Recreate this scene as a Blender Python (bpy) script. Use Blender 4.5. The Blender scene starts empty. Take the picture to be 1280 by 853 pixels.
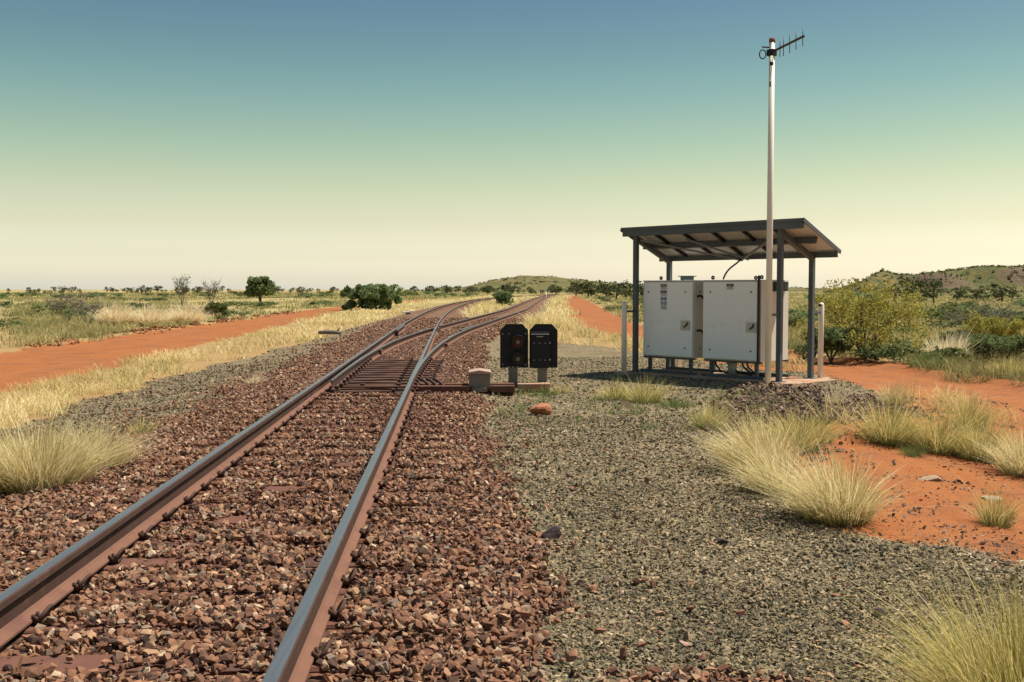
import bpy, bmesh, math, random
import numpy as np
from mathutils import Vector, Matrix, Quaternion

# ------------------------------------------------------------------ camera, sky, sun, exposure
S = bpy.context.scene
COL = S.collection
R = math.radians
rng = np.random.default_rng(7)
random.seed(7)

CAM_Z = 1.626
cam_d = bpy.data.cameras.new('camera')
cam = bpy.data.objects.new('camera', cam_d)
COL.objects.link(cam)
cam.location = (0, 0, CAM_Z)
cam.rotation_euler = (R(90 - 2.84), 0, 0)
cam_d.lens = 36.56
cam_d.sensor_width = 36
cam_d.clip_start = 0.1
cam_d.clip_end = 20000
S.camera = cam

SUN_EL, SUN_AZ = R(64), math.atan2(.95, .22)      # azimuth clockwise from +Y
sun_dir = Vector((math.sin(SUN_AZ) * math.cos(SUN_EL), math.cos(SUN_AZ) * math.cos(SUN_EL), math.sin(SUN_EL)))
sd = bpy.data.lights.new('sun', 'SUN')
sun = bpy.data.objects.new('sun', sd)
COL.objects.link(sun)
sun.location = (20, 5, 40)
sun.rotation_euler = sun_dir.to_track_quat('Z', 'Y').to_euler()
sd.energy = 5.0
sd.angle = R(0.5)
sd.color = (1.0, .93, .80)

world = bpy.data.worlds.new('World')
S.world = world
world.use_nodes = True
wt = world.node_tree
wt.nodes.clear()
w_out = wt.nodes.new('ShaderNodeOutputWorld')
w_bg = wt.nodes.new('ShaderNodeBackground')
w_sky = wt.nodes.new('ShaderNodeTexSky')
w_sky.sky_type = 'NISHITA'
w_sky.sun_disc = False
w_sky.sun_elevation = SUN_EL
w_sky.sun_rotation = SUN_AZ
w_sky.air_density = 1.0
w_sky.dust_density = 1.5
w_sky.ozone_density = 1.0
w_tc = wt.nodes.new('ShaderNodeTexCoord')
w_sep = wt.nodes.new('ShaderNodeSeparateXYZ')
w_ramp = wt.nodes.new('ShaderNodeValToRGB')
w_mul = wt.nodes.new('ShaderNodeMix')
w_mul.data_type = 'RGBA'
w_mul.blend_type = 'MULTIPLY'
w_mul.inputs[0].default_value = 1
wt.links.new(w_tc.outputs['Generated'], w_sep.inputs[0])
wt.links.new(w_sep.outputs['Z'], w_ramp.inputs[0])
wt.links.new(w_sky.outputs[0], w_mul.inputs[6])
wt.links.new(w_ramp.outputs[0], w_mul.inputs[7])
wt.links.new(w_mul.outputs[2], w_bg.inputs[0])
wt.links.new(w_bg.outputs[0], w_out.inputs[0])
w_bg.inputs[1].default_value = 0.078
# film tone of the air: warm cream at the horizon through green to a duller blue overhead (tints the Nishita sky)
SKY_STOPS = [(0.0, (3.35, 3.25, 3.1)), (.012, (2.75, 2.62, 2.45)), (.032, (2.12, 1.96, 1.74)), (.063, (1.76, 1.50, 1.11)), (.100, (1.49, 1.33, .82)),
             (.137, (1.16, 1.19, .735)), (.181, (.85, 1.02, .72)), (.223, (.67, .85, .675)), (.27, (.55, .71, .67)), (.5, (.52, .68, .68)), (1.0, (.52, .68, .68))]
def set_ramp(ramp, stops, interp='LINEAR'):
    ramp.interpolation = interp
    el = ramp.elements
    while len(el) > 1: el.remove(el[-1])
    el[0].position = stops[0][0]; el[0].color = (*stops[0][1], 1)
    for p, c in stops[1:]:
        e = el.new(p); e.color = (*c, 1)
set_ramp(w_ramp.color_ramp, SKY_STOPS)

S.view_settings.view_transform = 'Standard'
S.view_settings.look = 'None'
S.view_settings.exposure = 0.52
S.view_settings.gamma = 1.0

# ------------------------------------------------------------------ node material helpers
class NT:
    def __init__(s, name):
        s.m = bpy.data.materials.new(name); s.m.use_nodes = True
        s.t = s.m.node_tree; s.t.nodes.clear()
        s.out = s.t.nodes.new('ShaderNodeOutputMaterial')
    def n(s, typ, **kw):
        nd = s.t.nodes.new('ShaderNode' + typ)
        for k, v in kw.items(): setattr(nd, k, v)
        return nd
    def l(s, a, b): s.t.links.new(a, b)
    def noise(s, co, scale, detail=4, rough=.55, out='Fac'):
        nd = s.n('TexNoise'); nd.inputs['Scale'].default_value = scale
        nd.inputs['Detail'].default_value = detail; nd.inputs['Roughness'].default_value = rough
        if co is not None: s.l(co, nd.inputs['Vector'])
        return nd.outputs[out]
    def ramp(s, fac, stops, interp='LINEAR'):
        nd = s.n('ValToRGB'); set_ramp(nd.color_ramp, stops, interp); s.l(fac, nd.inputs[0]); return nd.outputs[0]
    def mix(s, fac, a, b, blend='MIX'):
        nd = s.n('Mix', data_type='RGBA', blend_type=blend)
        for i, v in ((0, fac), (6, a), (7, b)):
            if isinstance(v, (int, float)): nd.inputs[i].default_value = v
            elif isinstance(v, tuple): nd.inputs[i].default_value = (*v, 1)
            else: s.l(v, nd.inputs[i])
        return nd.outputs[2]
    def math(s, op, a, b=None, c=None, clamp=False):
        nd = s.n('Math', operation=op, use_clamp=clamp)
        for i, v in enumerate((a, b, c)):
            if v is None: continue
            if isinstance(v, (int, float)): nd.inputs[i].default_value = v
            else: s.l(v, nd.inputs[i])
        return nd.outputs[0]
    def rng(s, v, a, b, c=0., d=1.):
        nd = s.n('MapRange', interpolation_type='SMOOTHSTEP')
        s.l(v, nd.inputs[0])
        for i, q in zip((1, 2, 3, 4), (a, b, c, d)): nd.inputs[i].default_value = q
        return nd.outputs[0]
    def bump(s, h, strength, dist):
        nd = s.n('Bump'); nd.inputs['Strength'].default_value = strength; nd.inputs['Distance'].default_value = dist
        s.l(h, nd.inputs['Height']); return nd.outputs[0]
    def bsdf(s, col, rough=.6, metal=0, normal=None, spec=.3):
        b = s.n('BsdfPrincipled')
        for k, v in (('Base Color', col), ('Roughness', rough), ('Metallic', metal)):
            if isinstance(v, tuple): b.inputs[k].default_value = (*v, 1)
            elif isinstance(v, (int, float)): b.inputs[k].default_value = v
            else: s.l(v, b.inputs[k])
        b.inputs['Specular IOR Level'].default_value = spec
        if normal is not None: s.l(normal, b.inputs['Normal'])
        s.l(b.outputs[0], s.out.inputs[0]); return b

def surf(name, a, b, scale=8, rough=.6, metal=0, bump=.1, bscale=60, spec=.3, c=None, cs=2.0, cut=(.5, .65)):
    """two tone noise material, optional third tone in patches"""
    t = NT(name); co = t.n('TexCoord').outputs['Object']
    col = t.mix(t.noise(co, scale, 6, .6), a, b)
    if c: col = t.mix(t.rng(t.noise(co, cs, 5, .65), *cut), col, c)
    nr = t.bump(t.noise(co, bscale, 4), bump, .01) if bump else None
    t.bsdf(col, rough, metal, nr, spec)
    return t.m

M = {}
M['steel_dark'] = surf('painted_blue_grey_steel', (.070, .086, .096), (.098, .115, .125), 6, .5, 0, .05, 40, .3, (.10, .09, .08), 3, (.58, .75))
M['white_paint'] = surf('cream_white_paint', (.72, .68, .58), (.80, .77, .68), 4, .5, 0, .03, 50, .4, (.60, .50, .38), 5, (.60, .80))
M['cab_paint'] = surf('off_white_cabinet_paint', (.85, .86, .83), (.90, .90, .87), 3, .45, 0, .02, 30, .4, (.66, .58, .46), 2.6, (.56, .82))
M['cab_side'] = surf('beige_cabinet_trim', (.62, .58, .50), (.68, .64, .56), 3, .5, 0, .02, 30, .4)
M['black'] = surf('black_paint', (.006, .006, .009), (.012, .012, .016), 10, .5, 0, .03, 50, .3)
M['black_rubber'] = surf('black_rubber', (.012, .012, .012), (.02, .02, .02), 20, .6, 0, 0)
M['concrete'] = surf('dusty_concrete', (.34, .235, .16), (.43, .32, .22), 6, .9, 0, .3, 40, .2, (.38, .17, .09), 3, (.45, .65))
M['concrete_pale'] = surf('beige_lock_plate', (.50, .46, .38), (.56, .52, .44), 5, .5, 0, 0)
M['strap'] = surf('mid_grey_steel', (.17, .18, .18), (.22, .23, .23), 5, .5, 0, 0)
M['lid'] = surf('dusty_pink_lid', (.34, .22, .175), (.42, .28, .22), 9, .7, 0, .1, 60, .2)
M['box_grey'] = surf('dusty_grey_paint', (.16, .145, .125), (.21, .19, .16), 7, .7, 0, .1, 60, .2, (.30, .18, .12), 4, (.5, .7))
M['timber'] = surf('weathered_sleeper', (.060, .032, .024), (.12, .070, .055), 9, .9, 0, .5, 30, .1, (.20, .095, .06), 6, (.50, .72))
M['sleeper'] = surf('rust_stained_sleeper', (.11, .050, .036), (.18, .085, .060), 7, .9, 0, .4, 40, .1, (.09, .05, .04), 3, (.45, .7))
M['rust'] = surf('rusted_rail_steel', (.135, .064, .043), (.20, .098, .064), 5, .8, 0, .15, 60, .2, (.13, .06, .045), 3, (.5, .7))
M['rust_dark'] = surf('dark_rusted_iron', (.055, .030, .024), (.10, .055, .042), 9, .8, 0, .2, 60, .2)
M['rail_web'] = surf('dark_brown_rail_web', (.045, .026, .020), (.10, .052, .038), 6, .7, 0, .15, 60, .2, (.15, .075, .05), 2.5, (.55, .75))  # darker brown than the foot, on the web and head sides
M['galv'] = surf('galvanised_steel', (.42, .43, .42), (.52, .52, .50), 6, .5, .3, .05, 40, .4)
M['roof_top'] = surf('zincalume_sheet', (.58, .59, .58), (.66, .66, .65), 5, .45, .12, .03, 30, .4)
M['green_box'] = surf('dark_green_paint', (.02, .05, .035), (.03, .065, .045), 5, .5, 0, 0)
M['vent'] = surf('pale_blue_grey_paint', (.30, .40, .42), (.36, .46, .48), 5, .5, 0, 0)
M['red_rock'] = surf('red_orange_rock', (.30, .115, .06), (.42, .19, .105), 9, .9, 0, .6, 25, .1, (.16, .06, .04), 5, (.55, .7))
M['dark_rock'] = surf('dark_purple_rock', (.055, .038, .04), (.11, .075, .07), 9, .85, 0, .6, 25, .2)
M['pale_rock'] = surf('pale_quartz_rock', (.30, .21, .14), (.42, .32, .23), 9, .9, 0, .6, 25, .1)
M['wood_grey'] = surf('grey_dead_wood', (.13, .11, .09), (.22, .19, .15), 9, .9, 0, .4, 30, .1)
M['bark'] = surf('brown_bark', (.075, .055, .04), (.13, .095, .07), 9, .9, 0, .5, 20, .1)
M['dead_twig'] = surf('dry_grey_twigs', (.10, .085, .075), (.17, .145, .12), 4, .9, 0, 0)
M['lab_white'] = surf('white_label', (.62, .62, .60), (.68, .68, .65), 9, .6, 0, 0)
M['lab_black'] = surf('black_print', (.02, .02, .02), (.03, .03, .03), 9, .6, 0, 0)
M['lab_red'] = surf('red_print', (.32, .02, .02), (.36, .03, .03), 9, .6, 0, 0)
M['lab_blue'] = surf('blue_print', (.03, .07, .30), (.04, .09, .36), 9, .6, 0, 0)
M['lens_red'] = surf('red_glass_lens', (.055, .002, .003), (.07, .003, .004), 9, .15, 0, 0, 60, .4)
M['lens_clear'] = surf('clear_glass_lens', (.20, .21, .22), (.25, .26, .27), 9, .08, 0, 0, 60, .8)
M['lens_dark'] = surf('smoked_glass_lens', (.012, .014, .018), (.018, .02, .024), 9, .15, 0, 0, 60, .4)
M['pink_white'] = surf('faded_white_paint', (.70, .60, .56), (.80, .70, .66), 5, .7, 0, 0)

# polished rail head
t = NT('polished_rail_head'); co = t.n('TexCoord').outputs['Object']
mp = t.n('Mapping'); mp.inputs['Scale'].default_value = (30, .6, 1); t.l(co, mp.inputs[0])
f = t.noise(mp.outputs[0], 2, 4)
t.bsdf(t.mix(f, (.21, .21, .22), (.40, .39, .39)), .34, .85, t.bump(f, .1, .002), .5)
M['rail_head'] = t.m

STONE = [(0, (.046, .028, .021)), (.12, (.098, .051, .035)), (.33, (.180, .085, .051)), (.56, (.240, .114, .065)), (.72, (.305, .155, .088)),
         (.81, (.185, .150, .115)), (.92, (.38, .21, .115)), (1, (.48, .36, .25))]
GRAVEL = [(0, (.064, .053, .036)), (.3, (.136, .112, .069)), (.6, (.208, .170, .101)), (.8, (.27, .205, .115)), (.93, (.36, .235, .125)), (1, (.44, .35, .23))]
RUBBLE = [(0, (.05, .034, .028)), (.4, (.125, .076, .056)), (.75, (.20, .123, .088)), (.92, (.27, .165, .11)), (1, (.36, .28, .21))]
def stone_mat(name, stops, obj_random=False):
    t = NT(name); co = t.n('TexCoord').outputs['Object']
    if obj_random: v = t.n('ObjectInfo').outputs['Random']
    else: v = t.n('Attribute', attribute_name='rnd').outputs['Fac']
    n = t.noise(co, 45, 4, .65)
    v = t.math('ADD', v, t.math('MULTIPLY', t.math('SUBTRACT', n, .5), .28), clamp=True)
    col = t.ramp(v, stops)
    t.bsdf(col, .85, 0, t.bump(t.noise(co, 120, 3), .3, .004), .25)
    return t.m
M['stone'] = stone_mat('ballast_stone_mix', STONE)
M['stone_obj'] = stone_mat('ballast_stone_each', STONE, True)
M['gravel'] = stone_mat('olive_gravel_mix', GRAVEL)
M['rubble'] = stone_mat('dark_rubble_mix', RUBBLE)
M['red_stone_obj'] = stone_mat('red_pebble_each', [(0, (.10, .05, .04)), (.35, (.24, .10, .065)), (.75, (.36, .17, .11)), (1, (.42, .34, .27))], True)

def blade_mat(name, stops, root, trans=.3, tmul=1.0):
    """leaf and blade material: colour from a per-blade random value, darker and greener towards the root"""
    t = NT(name)
    a = t.n('Attribute', attribute_name='col')
    sp = t.n('SeparateColor'); t.l(a.outputs['Color'], sp.inputs[0])
    col = t.ramp(sp.outputs[0], stops)
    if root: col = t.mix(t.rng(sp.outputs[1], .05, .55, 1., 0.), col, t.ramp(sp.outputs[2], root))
    d = t.n('BsdfDiffuse'); tr = t.n('BsdfTranslucent'); mx = t.n('MixShader')
    t.l(col, d.inputs[0]); t.l(col, tr.inputs[0]); mx.inputs[0].default_value = trans
    t.l(d.outputs[0], mx.inputs[1]); t.l(tr.outputs[0], mx.inputs[2]); t.l(mx.outputs[0], t.out.inputs[0])
    return t.m
STRAW = [(0, (.38, .32, .12)), (.25, (.60, .49, .22)), (.6, (.78, .65, .35)), (1, (.90, .80, .54))]
STRAW_ROOT = [(0, (.14, .15, .045)), (1, (.40, .32, .11))]  # root tones, darker than the upper blade
M['straw'] = blade_mat('straw_grass_blades', STRAW, STRAW_ROOT, .35)
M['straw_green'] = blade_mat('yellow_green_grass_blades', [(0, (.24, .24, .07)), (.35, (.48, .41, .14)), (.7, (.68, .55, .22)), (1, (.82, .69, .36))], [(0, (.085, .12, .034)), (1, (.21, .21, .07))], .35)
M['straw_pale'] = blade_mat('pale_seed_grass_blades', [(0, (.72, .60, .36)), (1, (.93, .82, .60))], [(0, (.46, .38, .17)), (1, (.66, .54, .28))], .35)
M['green_grass'] = blade_mat('green_grass_blades', [(0, (.09, .15, .045)), (1, (.25, .27, .10))], None, .35)
M['field'] = blade_mat('field_grass_blades', [(0, (.115, .14, .055)), (.25, (.22, .22, .09)), (.5, (.45, .38, .175)), (.75, (.70, .56, .26)), (1, (.85, .725, .42))], None, .3)
M['leaf_dark'] = blade_mat('dark_green_leaves', [(0, (.09, .12, .05)), (.6, (.17, .21, .085)), (1, (.28, .30, .12))], None, .5)
M['leaf_mid'] = blade_mat('mid_green_leaves', [(0, (.085, .135, .062)), (.6, (.17, .225, .098)), (1, (.29, .32, .135))], None, .5)
M['leaf_wattle'] = blade_mat('yellow_flowering_leaves', [(0, (.17, .19, .055)), (.45, (.32, .30, .08)), (.8, (.46, .385, .085)), (1, (.58, .45, .09))], None, .4)
M['leaf_far'] = blade_mat('distant_tree_leaves', [(0, (.050, .062, .032)), (.6, (.088, .105, .050)), (1, (.14, .15, .07))], None, .15)
M['leaf_shrub'] = blade_mat('low_shrub_leaves', [(0, (.065, .090, .036)), (.5, (.13, .155, .062)), (1, (.24, .24, .10))], None, .25)

# ------------------------------------------------------------------ object helpers
def tag(o, label=None, cat=None, group=None, kind=None):
    if label: o['label'] = label
    if cat: o['category'] = cat
    if group: o['group'] = group
    if kind: o['kind'] = kind
    return o
def empty(name, loc, rz=0):
    o = bpy.data.objects.new(name, None); COL.objects.link(o)
    o.location = loc; o.rotation_euler = (0, 0, rz); o.empty_display_size = .2
    return o
def link(name, me, parent=None, mats=None, loc=None):
    o = bpy.data.objects.new(name, me); COL.objects.link(o)
    if mats is not None:
        for m in (mats if isinstance(mats, (list, tuple)) else [mats]): me.materials.append(m)
    if parent is not None: o.parent = parent
    if loc is not None: o.location = loc
    return o
def copy_tree(o, parent=None):
    c = o.copy(); COL.objects.link(c)
    if parent is not None: c.parent = parent
    for ch in list(o.children): copy_tree(ch, c)
    return c
def np_mesh(name, V, F, rnd=None, col=None, smooth=False):
    """V (n,3), F (m,k) constant polygon size"""
    V = np.ascontiguousarray(V, dtype=np.float32); F = np.ascontiguousarray(F, dtype=np.int32)
    me = bpy.data.meshes.new(name)
    me.vertices.add(len(V)); me.vertices.foreach_set('co', V.ravel())
    k = F.shape[1]
    me.loops.add(F.size); me.loops.foreach_set('vertex_index', F.ravel())
    me.polygons.add(len(F))
    me.polygons.foreach_set('loop_start', np.arange(0, F.size, k, dtype=np.int32))
    if rnd is not None:
        a = me.attributes.new('rnd', 'FLOAT', 'POINT'); a.data.foreach_set('value', np.ascontiguousarray(rnd, dtype=np.float32))
    if col is not None:
        a = me.attributes.new('col', 'FLOAT_COLOR', 'POINT')
        c4 = np.ones((len(V), 4), np.float32); c4[:, :col.shape[1]] = col
        a.data.foreach_set('color', c4.ravel())
    me.update(calc_edges=True); me.validate()
    me.polygons.foreach_set('use_smooth', np.full(len(F), smooth))
    return me

class MB:
    """collects shapes into one mesh"""
    def __init__(s): s.bm = bmesh.new()
    def box(s, c, size, rot=None, bevel=0.0):
        b2 = bmesh.new()
        bmesh.ops.create_cube(b2, size=1)
        bmesh.ops.scale(b2, vec=size, verts=b2.verts)
        if bevel: bmesh.ops.bevel(b2, geom=b2.edges[:], offset=bevel, segments=2, affect='EDGES', profile=.6)
        if rot is not None: bmesh.ops.rotate(b2, cent=(0, 0, 0), matrix=rot, verts=b2.verts)
        bmesh.ops.translate(b2, vec=c, verts=b2.verts)
        return s.take(b2)
    def take(s, b2):
        me = bpy.data.meshes.new('tmp'); b2.to_mesh(me); b2.free()
        s.bm.from_mesh(me); bpy.data.meshes.remove(me); return s
    def prism(s, pts, z0, z1, bevel=0.0, mtx=None):
        """polygon in local xy extruded in z, then transformed"""
        b2 = bmesh.new()
        f = b2.faces.new([b2.verts.new((x, y, z0)) for x, y in pts])
        r = bmesh.ops.extrude_face_region(b2, geom=[f])
        vs = [v for v in r['geom'] if isinstance(v, bmesh.types.BMVert)]
        bmesh.ops.translate(b2, vec=(0, 0, z1 - z0), verts=vs)
        bmesh.ops.recalc_face_normals(b2, faces=b2.faces)
        if bevel: bmesh.ops.bevel(b2, geom=b2.edges[:], offset=bevel, segments=1, affect='EDGES')
        if mtx is not None: bmesh.ops.transform(b2, matrix=mtx, verts=b2.verts)
        return s.take(b2)
    def bar(s, a, b, w, h, bevel=0.0, up=(0, 0, 1)):
        a, b = Vector(a), Vector(b); d = b - a; L = d.length; y = d / L
        x = y.cross(Vector(up)); x = x.normalized() if x.length > 1e-4 else Vector((1, 0, 0))
        z = x.cross(y)
        m = Matrix((x, y, z)).transposed()
        return s.box((a + b) / 2, (w, L, h), m, bevel)
    def tube(s, pts, rad, seg=10, caps=True):
        pts = [Vector(p) for p in pts]
        if not isinstance(rad, (list, tuple)): rad = [rad] * len(pts)
        rings = []; px = None
        for i, p in enumerate(pts):
            d = (pts[min(i + 1, len(pts) - 1)] - pts[max(i - 1, 0)]).normalized()
            if px is None:
                px = d.cross(Vector((0, 0, 1)))
                if px.length < 1e-3: px = Vector((1, 0, 0))
            px = (px - d * px.dot(d)).normalized(); py = d.cross(px)
            rings.append([s.bm.verts.new(p + (px * math.cos(2 * math.pi * k / seg) + py * math.sin(2 * math.pi * k / seg)) * rad[i]) for k in range(seg)])
        for r0, r1 in zip(rings, rings[1:]):
            for k in range(seg):
                f = s.bm.faces.new((r0[k], r0[(k + 1) % seg], r1[(k + 1) % seg], r1[k])); f.smooth = True
        if caps:
            s.bm.faces.new(rings[0][::-1]); s.bm.faces.new(rings[-1])
        return s
    def build(s, name, mat, parent=None, loc=None):
        me = bpy.data.meshes.new(name)
        bmesh.ops.recalc_face_normals(s.bm, faces=s.bm.faces)
        s.bm.to_mesh(me); s.bm.free()
        return link(name, me, parent, mat, loc)

# value noise
def _h(ix, iy, seed):
    n = (ix.astype(np.int64) * 374761393 + iy.astype(np.int64) * 668265263 + seed * 974634541) & 0x7fffffff
    n = ((n ^ (n >> 13)) * 1274126177) & 0x7fffffff
    return ((n ^ (n >> 16)) & 0xffff) / 65535.
def vnoise(x, y, seed=0):
    x = np.asarray(x, float); y = np.asarray(y, float)
    ix = np.floor(x); iy = np.floor(y); fx = x - ix; fy = y - iy
    fx = fx * fx * (3 - 2 * fx); fy = fy * fy * (3 - 2 * fy)
    a = _h(ix, iy, seed); b = _h(ix + 1, iy, seed); c = _h(ix, iy + 1, seed); d = _h(ix + 1, iy + 1, seed)
    return (a + (b - a) * fx) * (1 - fy) + (c + (d - c) * fx) * fy
def fbm(x, y, seed=0, oct=4):
    v = 0; am = .5; tot = 0
    for o in range(oct):
        v = v + am * vnoise(x * 2 ** o, y * 2 ** o, seed + o * 17); tot += am; am *= .5
    return v / tot
def ss(a, b, x):
    t = np.clip((np.asarray(x, float) - a) / (b - a), 0, 1); return t * t * (3 - 2 * t)

# ------------------------------------------------------------------ track layout (metres, camera over the origin, +Y ahead)
TOE, RAD, HALF = 16.0, 200.0, .716
def c_straight(y): return -1.392 - .0562 * np.asarray(y, float)
def c_thru(y):
    y = np.asarray(y, float); return c_straight(y) + np.maximum(y - 38, 0) ** 2 / 2400.
def s_div(y):
    d = np.maximum(np.asarray(y, float) - TOE, 0)
    s = np.where(d < 24, d * d / (2 * RAD), 24 ** 2 / (2 * RAD) + (d - 24) * .1263)
    return s - np.maximum(d - 60, 0) * .028 + np.maximum(d - 130, 0) ** 2 / 9000.
def c_div(y): return c_straight(y) + s_div(y)
def R_pad(y):
    y = np.asarray(y, float)
    r = np.interp(y, [0, 6, 7.4, 9, 12, 14, 17, 21, 24, 30, 36, 60], [5.1, 5.0, 4.35, 4.2, 4.7, 6.8, 8.5, 8.7, 7.4, 6.3, 3.5, 2.0])
    return np.maximum(r, c_div(y) - c_thru(y) + 2.2)
def road_l(y):   # centre, half width of the left dirt road (offset from the track)
    y = np.asarray(y, float)
    ce = np.interp(y, [0, 20, 45, 80, 120, 200], [-9.6, -9.6, -9.9, -10.1, -9.9, -9.5])
    hw = np.interp(y, [0, 20, 45, 80, 120, 200], [2.9, 2.8, 2.3, 1.7, 1.3, 1.1])
    return c_straight(y) + ce + np.maximum(y - 60, 0) ** 2 / 3000., hw
def road_r(y):
    y = np.asarray(y, float)
    ce = np.interp(y, [-10, 8, 14, 20, 28, 36, 45, 60, 85, 120, 237, 320], [9.5, 8.6, 8.4, 8.2, 7.3, 6.1, 5.5, 5.4, 6.3, 8.2, 14.0, 20.])
    hw = np.interp(y, [0, 14, 28, 45, 85, 120, 237, 320], [1.6, 1.5, 1.4, 1.4, 1.7, 1.8, 1.6, 1.2])
    return ce, hw

def masks(x, y):
    p = x - c_thru(y); pd = x - c_div(y)
    wob = (vnoise(x * .9, y * .9, 5) - .5) * .7 + (vnoise(x * 3, y * 3, 6) - .5) * .35
    infront = ss(-8, -4, y)
    bal = np.maximum(ss(-2.75, -2.1, p + wob) * (1 - ss(1.55, 2.05, p + wob * .5)),
                     (y > TOE) * ss(-2.0, -1.5, pd) * (1 - ss(1.5, 2.1, pd + wob * .6)))
    patch = np.exp(-(((x - .85) / .42) ** 2 + ((y - 4.1) / .42) ** 4)) * 1.3
    bal = np.clip(np.maximum(bal, patch), 0, 1)
    lft = np.interp(y, [0, 12, 16, 25, 40, 60, 90], [-4.8, -4.8, -4.9, -4.8, -3.6, -3.0, -2.4])
    rp = R_pad(y)
    gr = ss(-.25, .25, p - lft + wob) * (1 - ss(-.3, .35, p - rp + wob))
    gr = gr * np.where((y > 50) & (x > c_thru(y) + 1.9) & (x < c_div(y) - 1.7), 0, 1)
    rl, hl = road_l(y); rr, hr = road_r(y)
    dl = 1 - ss(hl - .35, hl + .35, np.abs(x - rl) + wob * .8)
    dr = 1 - ss(hr - .35, hr + .35, np.abs(x - rr) + wob * .8)
    dl = dl * (y < 190); dr = dr * (y < 300)
    near = (1 - ss(25, 30, y + wob * 2)) * ss(-.2, .4, p - rp + wob)
    return bal, gr, dl, dr, near, p, pd

def height(x, y):
    x = np.asarray(x, float); y = np.asarray(y, float)
    p = x - c_thru(y); rp = R_pad(y)
    A = (1 - ss(1.6, 5.0, -p)) * (1 - ss(-.2, 3.2, p - rp))
    trk = np.maximum(ss(-2.6, -1.7, p) * (1 - ss(1.6, 2.4, p)), ss(-2.4, -1.7, x - c_div(y)) * (1 - ss(1.6, 2.4, x - c_div(y))) * (y > TOE))
    z = -.30 + .225 * A + .048 * trk
    lx = (x - 2.425) * .698 - (y - 20.39) * .716; ly = (x - 2.425) * .716 + (y - 20.39) * .698
    z = z + .062 * ss(-1.2, -.3, lx) * (1 - ss(3.7, 4.6, lx)) * ss(-1.6, -.5, ly) * (1 - ss(1.4, 2.4, ly))
    z = z + (fbm(x / 2.5, y / 2.5, 3) - .5) * .06 * (1 - trk)
    z = z + (fbm(x / 40, y / 40, 9, 3) - .5) * .5 * ss(30, 120, np.hypot(x, y)) * (1 - np.maximum(A, trk))
    rl, hl = road_l(y)
    z = z + .10 * np.exp(-((x - rl + hl + .35) / .35) ** 2) * (y < 150) * (.5 + vnoise(x, y * .8, 30))
    rr, hr = road_r(y)
    z = z + .10 * np.exp(-((x - rr - hr - .4) / .35) ** 2) * (y < 60) * (.4 + vnoise(x, y * .8, 31))
    # the points sit in a swept-out pit between the bearers
    pit = ss(TOE + .2, TOE + .8, y) * (1 - ss(TOE + 6.5, TOE + 8.5, y)) * ss(-.72, -.55, p) * (1 - ss(.55, .72, p))
    return z - pit * .075
def hz(x, y): return float(height(np.array([x]), np.array([y]))[0])

# ------------------------------------------------------------------ ground: one polar sheet, cut into its zones
fr = np.arange(-33, 33.01, .2)
back = np.arange(37, 325, 4.0)
ang = np.radians(np.concatenate([fr, back]))
rad = [1.0]
while rad[-1] < 60: rad.append(rad[-1] * 1.0125)
while rad[-1] < 9000: rad.append(rad[-1] * 1.045)
rad = np.array(rad)
na, nr = len(ang), len(rad)
RR, AA = np.meshgrid(rad, ang, indexing='ij')
GX, GY = (RR * np.sin(AA)).ravel(), (RR * np.cos(AA)).ravel()
GZ = height(GX, GY)
bal, gr, dl, dr, near, gp, gpd = masks(GX, GY)
GV = np.stack([GX, GY, GZ], 1)
ii, jj = np.meshgrid(np.arange(nr - 1), np.arange(na), indexing='ij')
a = ii * na + jj; b = ii * na + (jj + 1) % na
GF = np.stack([a, b, b + na, a + na], -1).reshape(-1, 4)[:, ::-1]
dirt = np.clip(np.maximum(np.maximum(dl, dr), near * .95), 0, 1)
dirt = np.maximum(dirt, (1 - ss(22, 27, GY)) * (GY > 2) * ss(-1.6, -.9, gp - R_pad(GY)) * .95)
GC = np.stack([bal, gr, dirt], 1)
zone = np.zeros(len(GV), int)
zone[dl > .5] = 2; zone[dr > .5] = 3; zone[gr > .5] = 1; zone[bal > .5] = 4
fz = np.sort(zone[GF], axis=1)[:, 1]

t = NT('desert_ground')
geo = t.n('NewGeometry').outputs['Position']
at = t.n('Attribute', attribute_name='col'); sp = t.n('SeparateColor'); t.l(at.outputs['Color'], sp.inputs[0])
edge = t.math('MULTIPLY', t.math('SUBTRACT', t.noise(geo, 5, 5, .7), .5), .9)
def mk(o): return t.rng(t.math('ADD', o, edge), .32, .68)
vor = t.n('TexVoronoi'); vor.inputs['Scale'].default_value = 17; vor.inputs['Randomness'].default_value = 1; t.l(geo, vor.inputs['Vector'])
sc = t.n('SeparateColor'); t.l(vor.outputs['Color'], sc.inputs[0])
c_bal = t.ramp(sc.outputs[0], [(p_, tuple(v * .85 for v in c_)) for p_, c_ in STONE])
vor2 = t.n('TexVoronoi'); vor2.inputs['Scale'].default_value = 42; t.l(geo, vor2.inputs['Vector'])
sc2 = t.n('SeparateColor'); t.l(vor2.outputs['Color'], sc2.inputs[0])
c_gra = t.ramp(t.math('ADD', sc2.outputs[0], t.math('MULTIPLY', t.math('SUBTRACT', t.noise(geo, 1.8, 4), .5), .55), clamp=True), GRAVEL)
c_gra = t.mix(t.rng(t.noise(geo, .7, 4), .50, .68, 0, .40), c_gra, (.17, .115, .055))
nd = t.noise(geo, 1.3, 6, .6); nf = t.noise(geo, 32, 6, .75)
mpd = t.n('Mapping'); mpd.inputs['Scale'].default_value = (2.2, .10, 1); t.l(geo, mpd.inputs[0])
c_dirt = t.mix(nd, (.26, .082, .025), (.36, .130, .042))
c_dirt = t.mix(t.rng(t.noise(mpd.outputs[0], 1, 4, .6), .40, .68, 0, .5), c_dirt, (.33, .130, .045))
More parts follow.
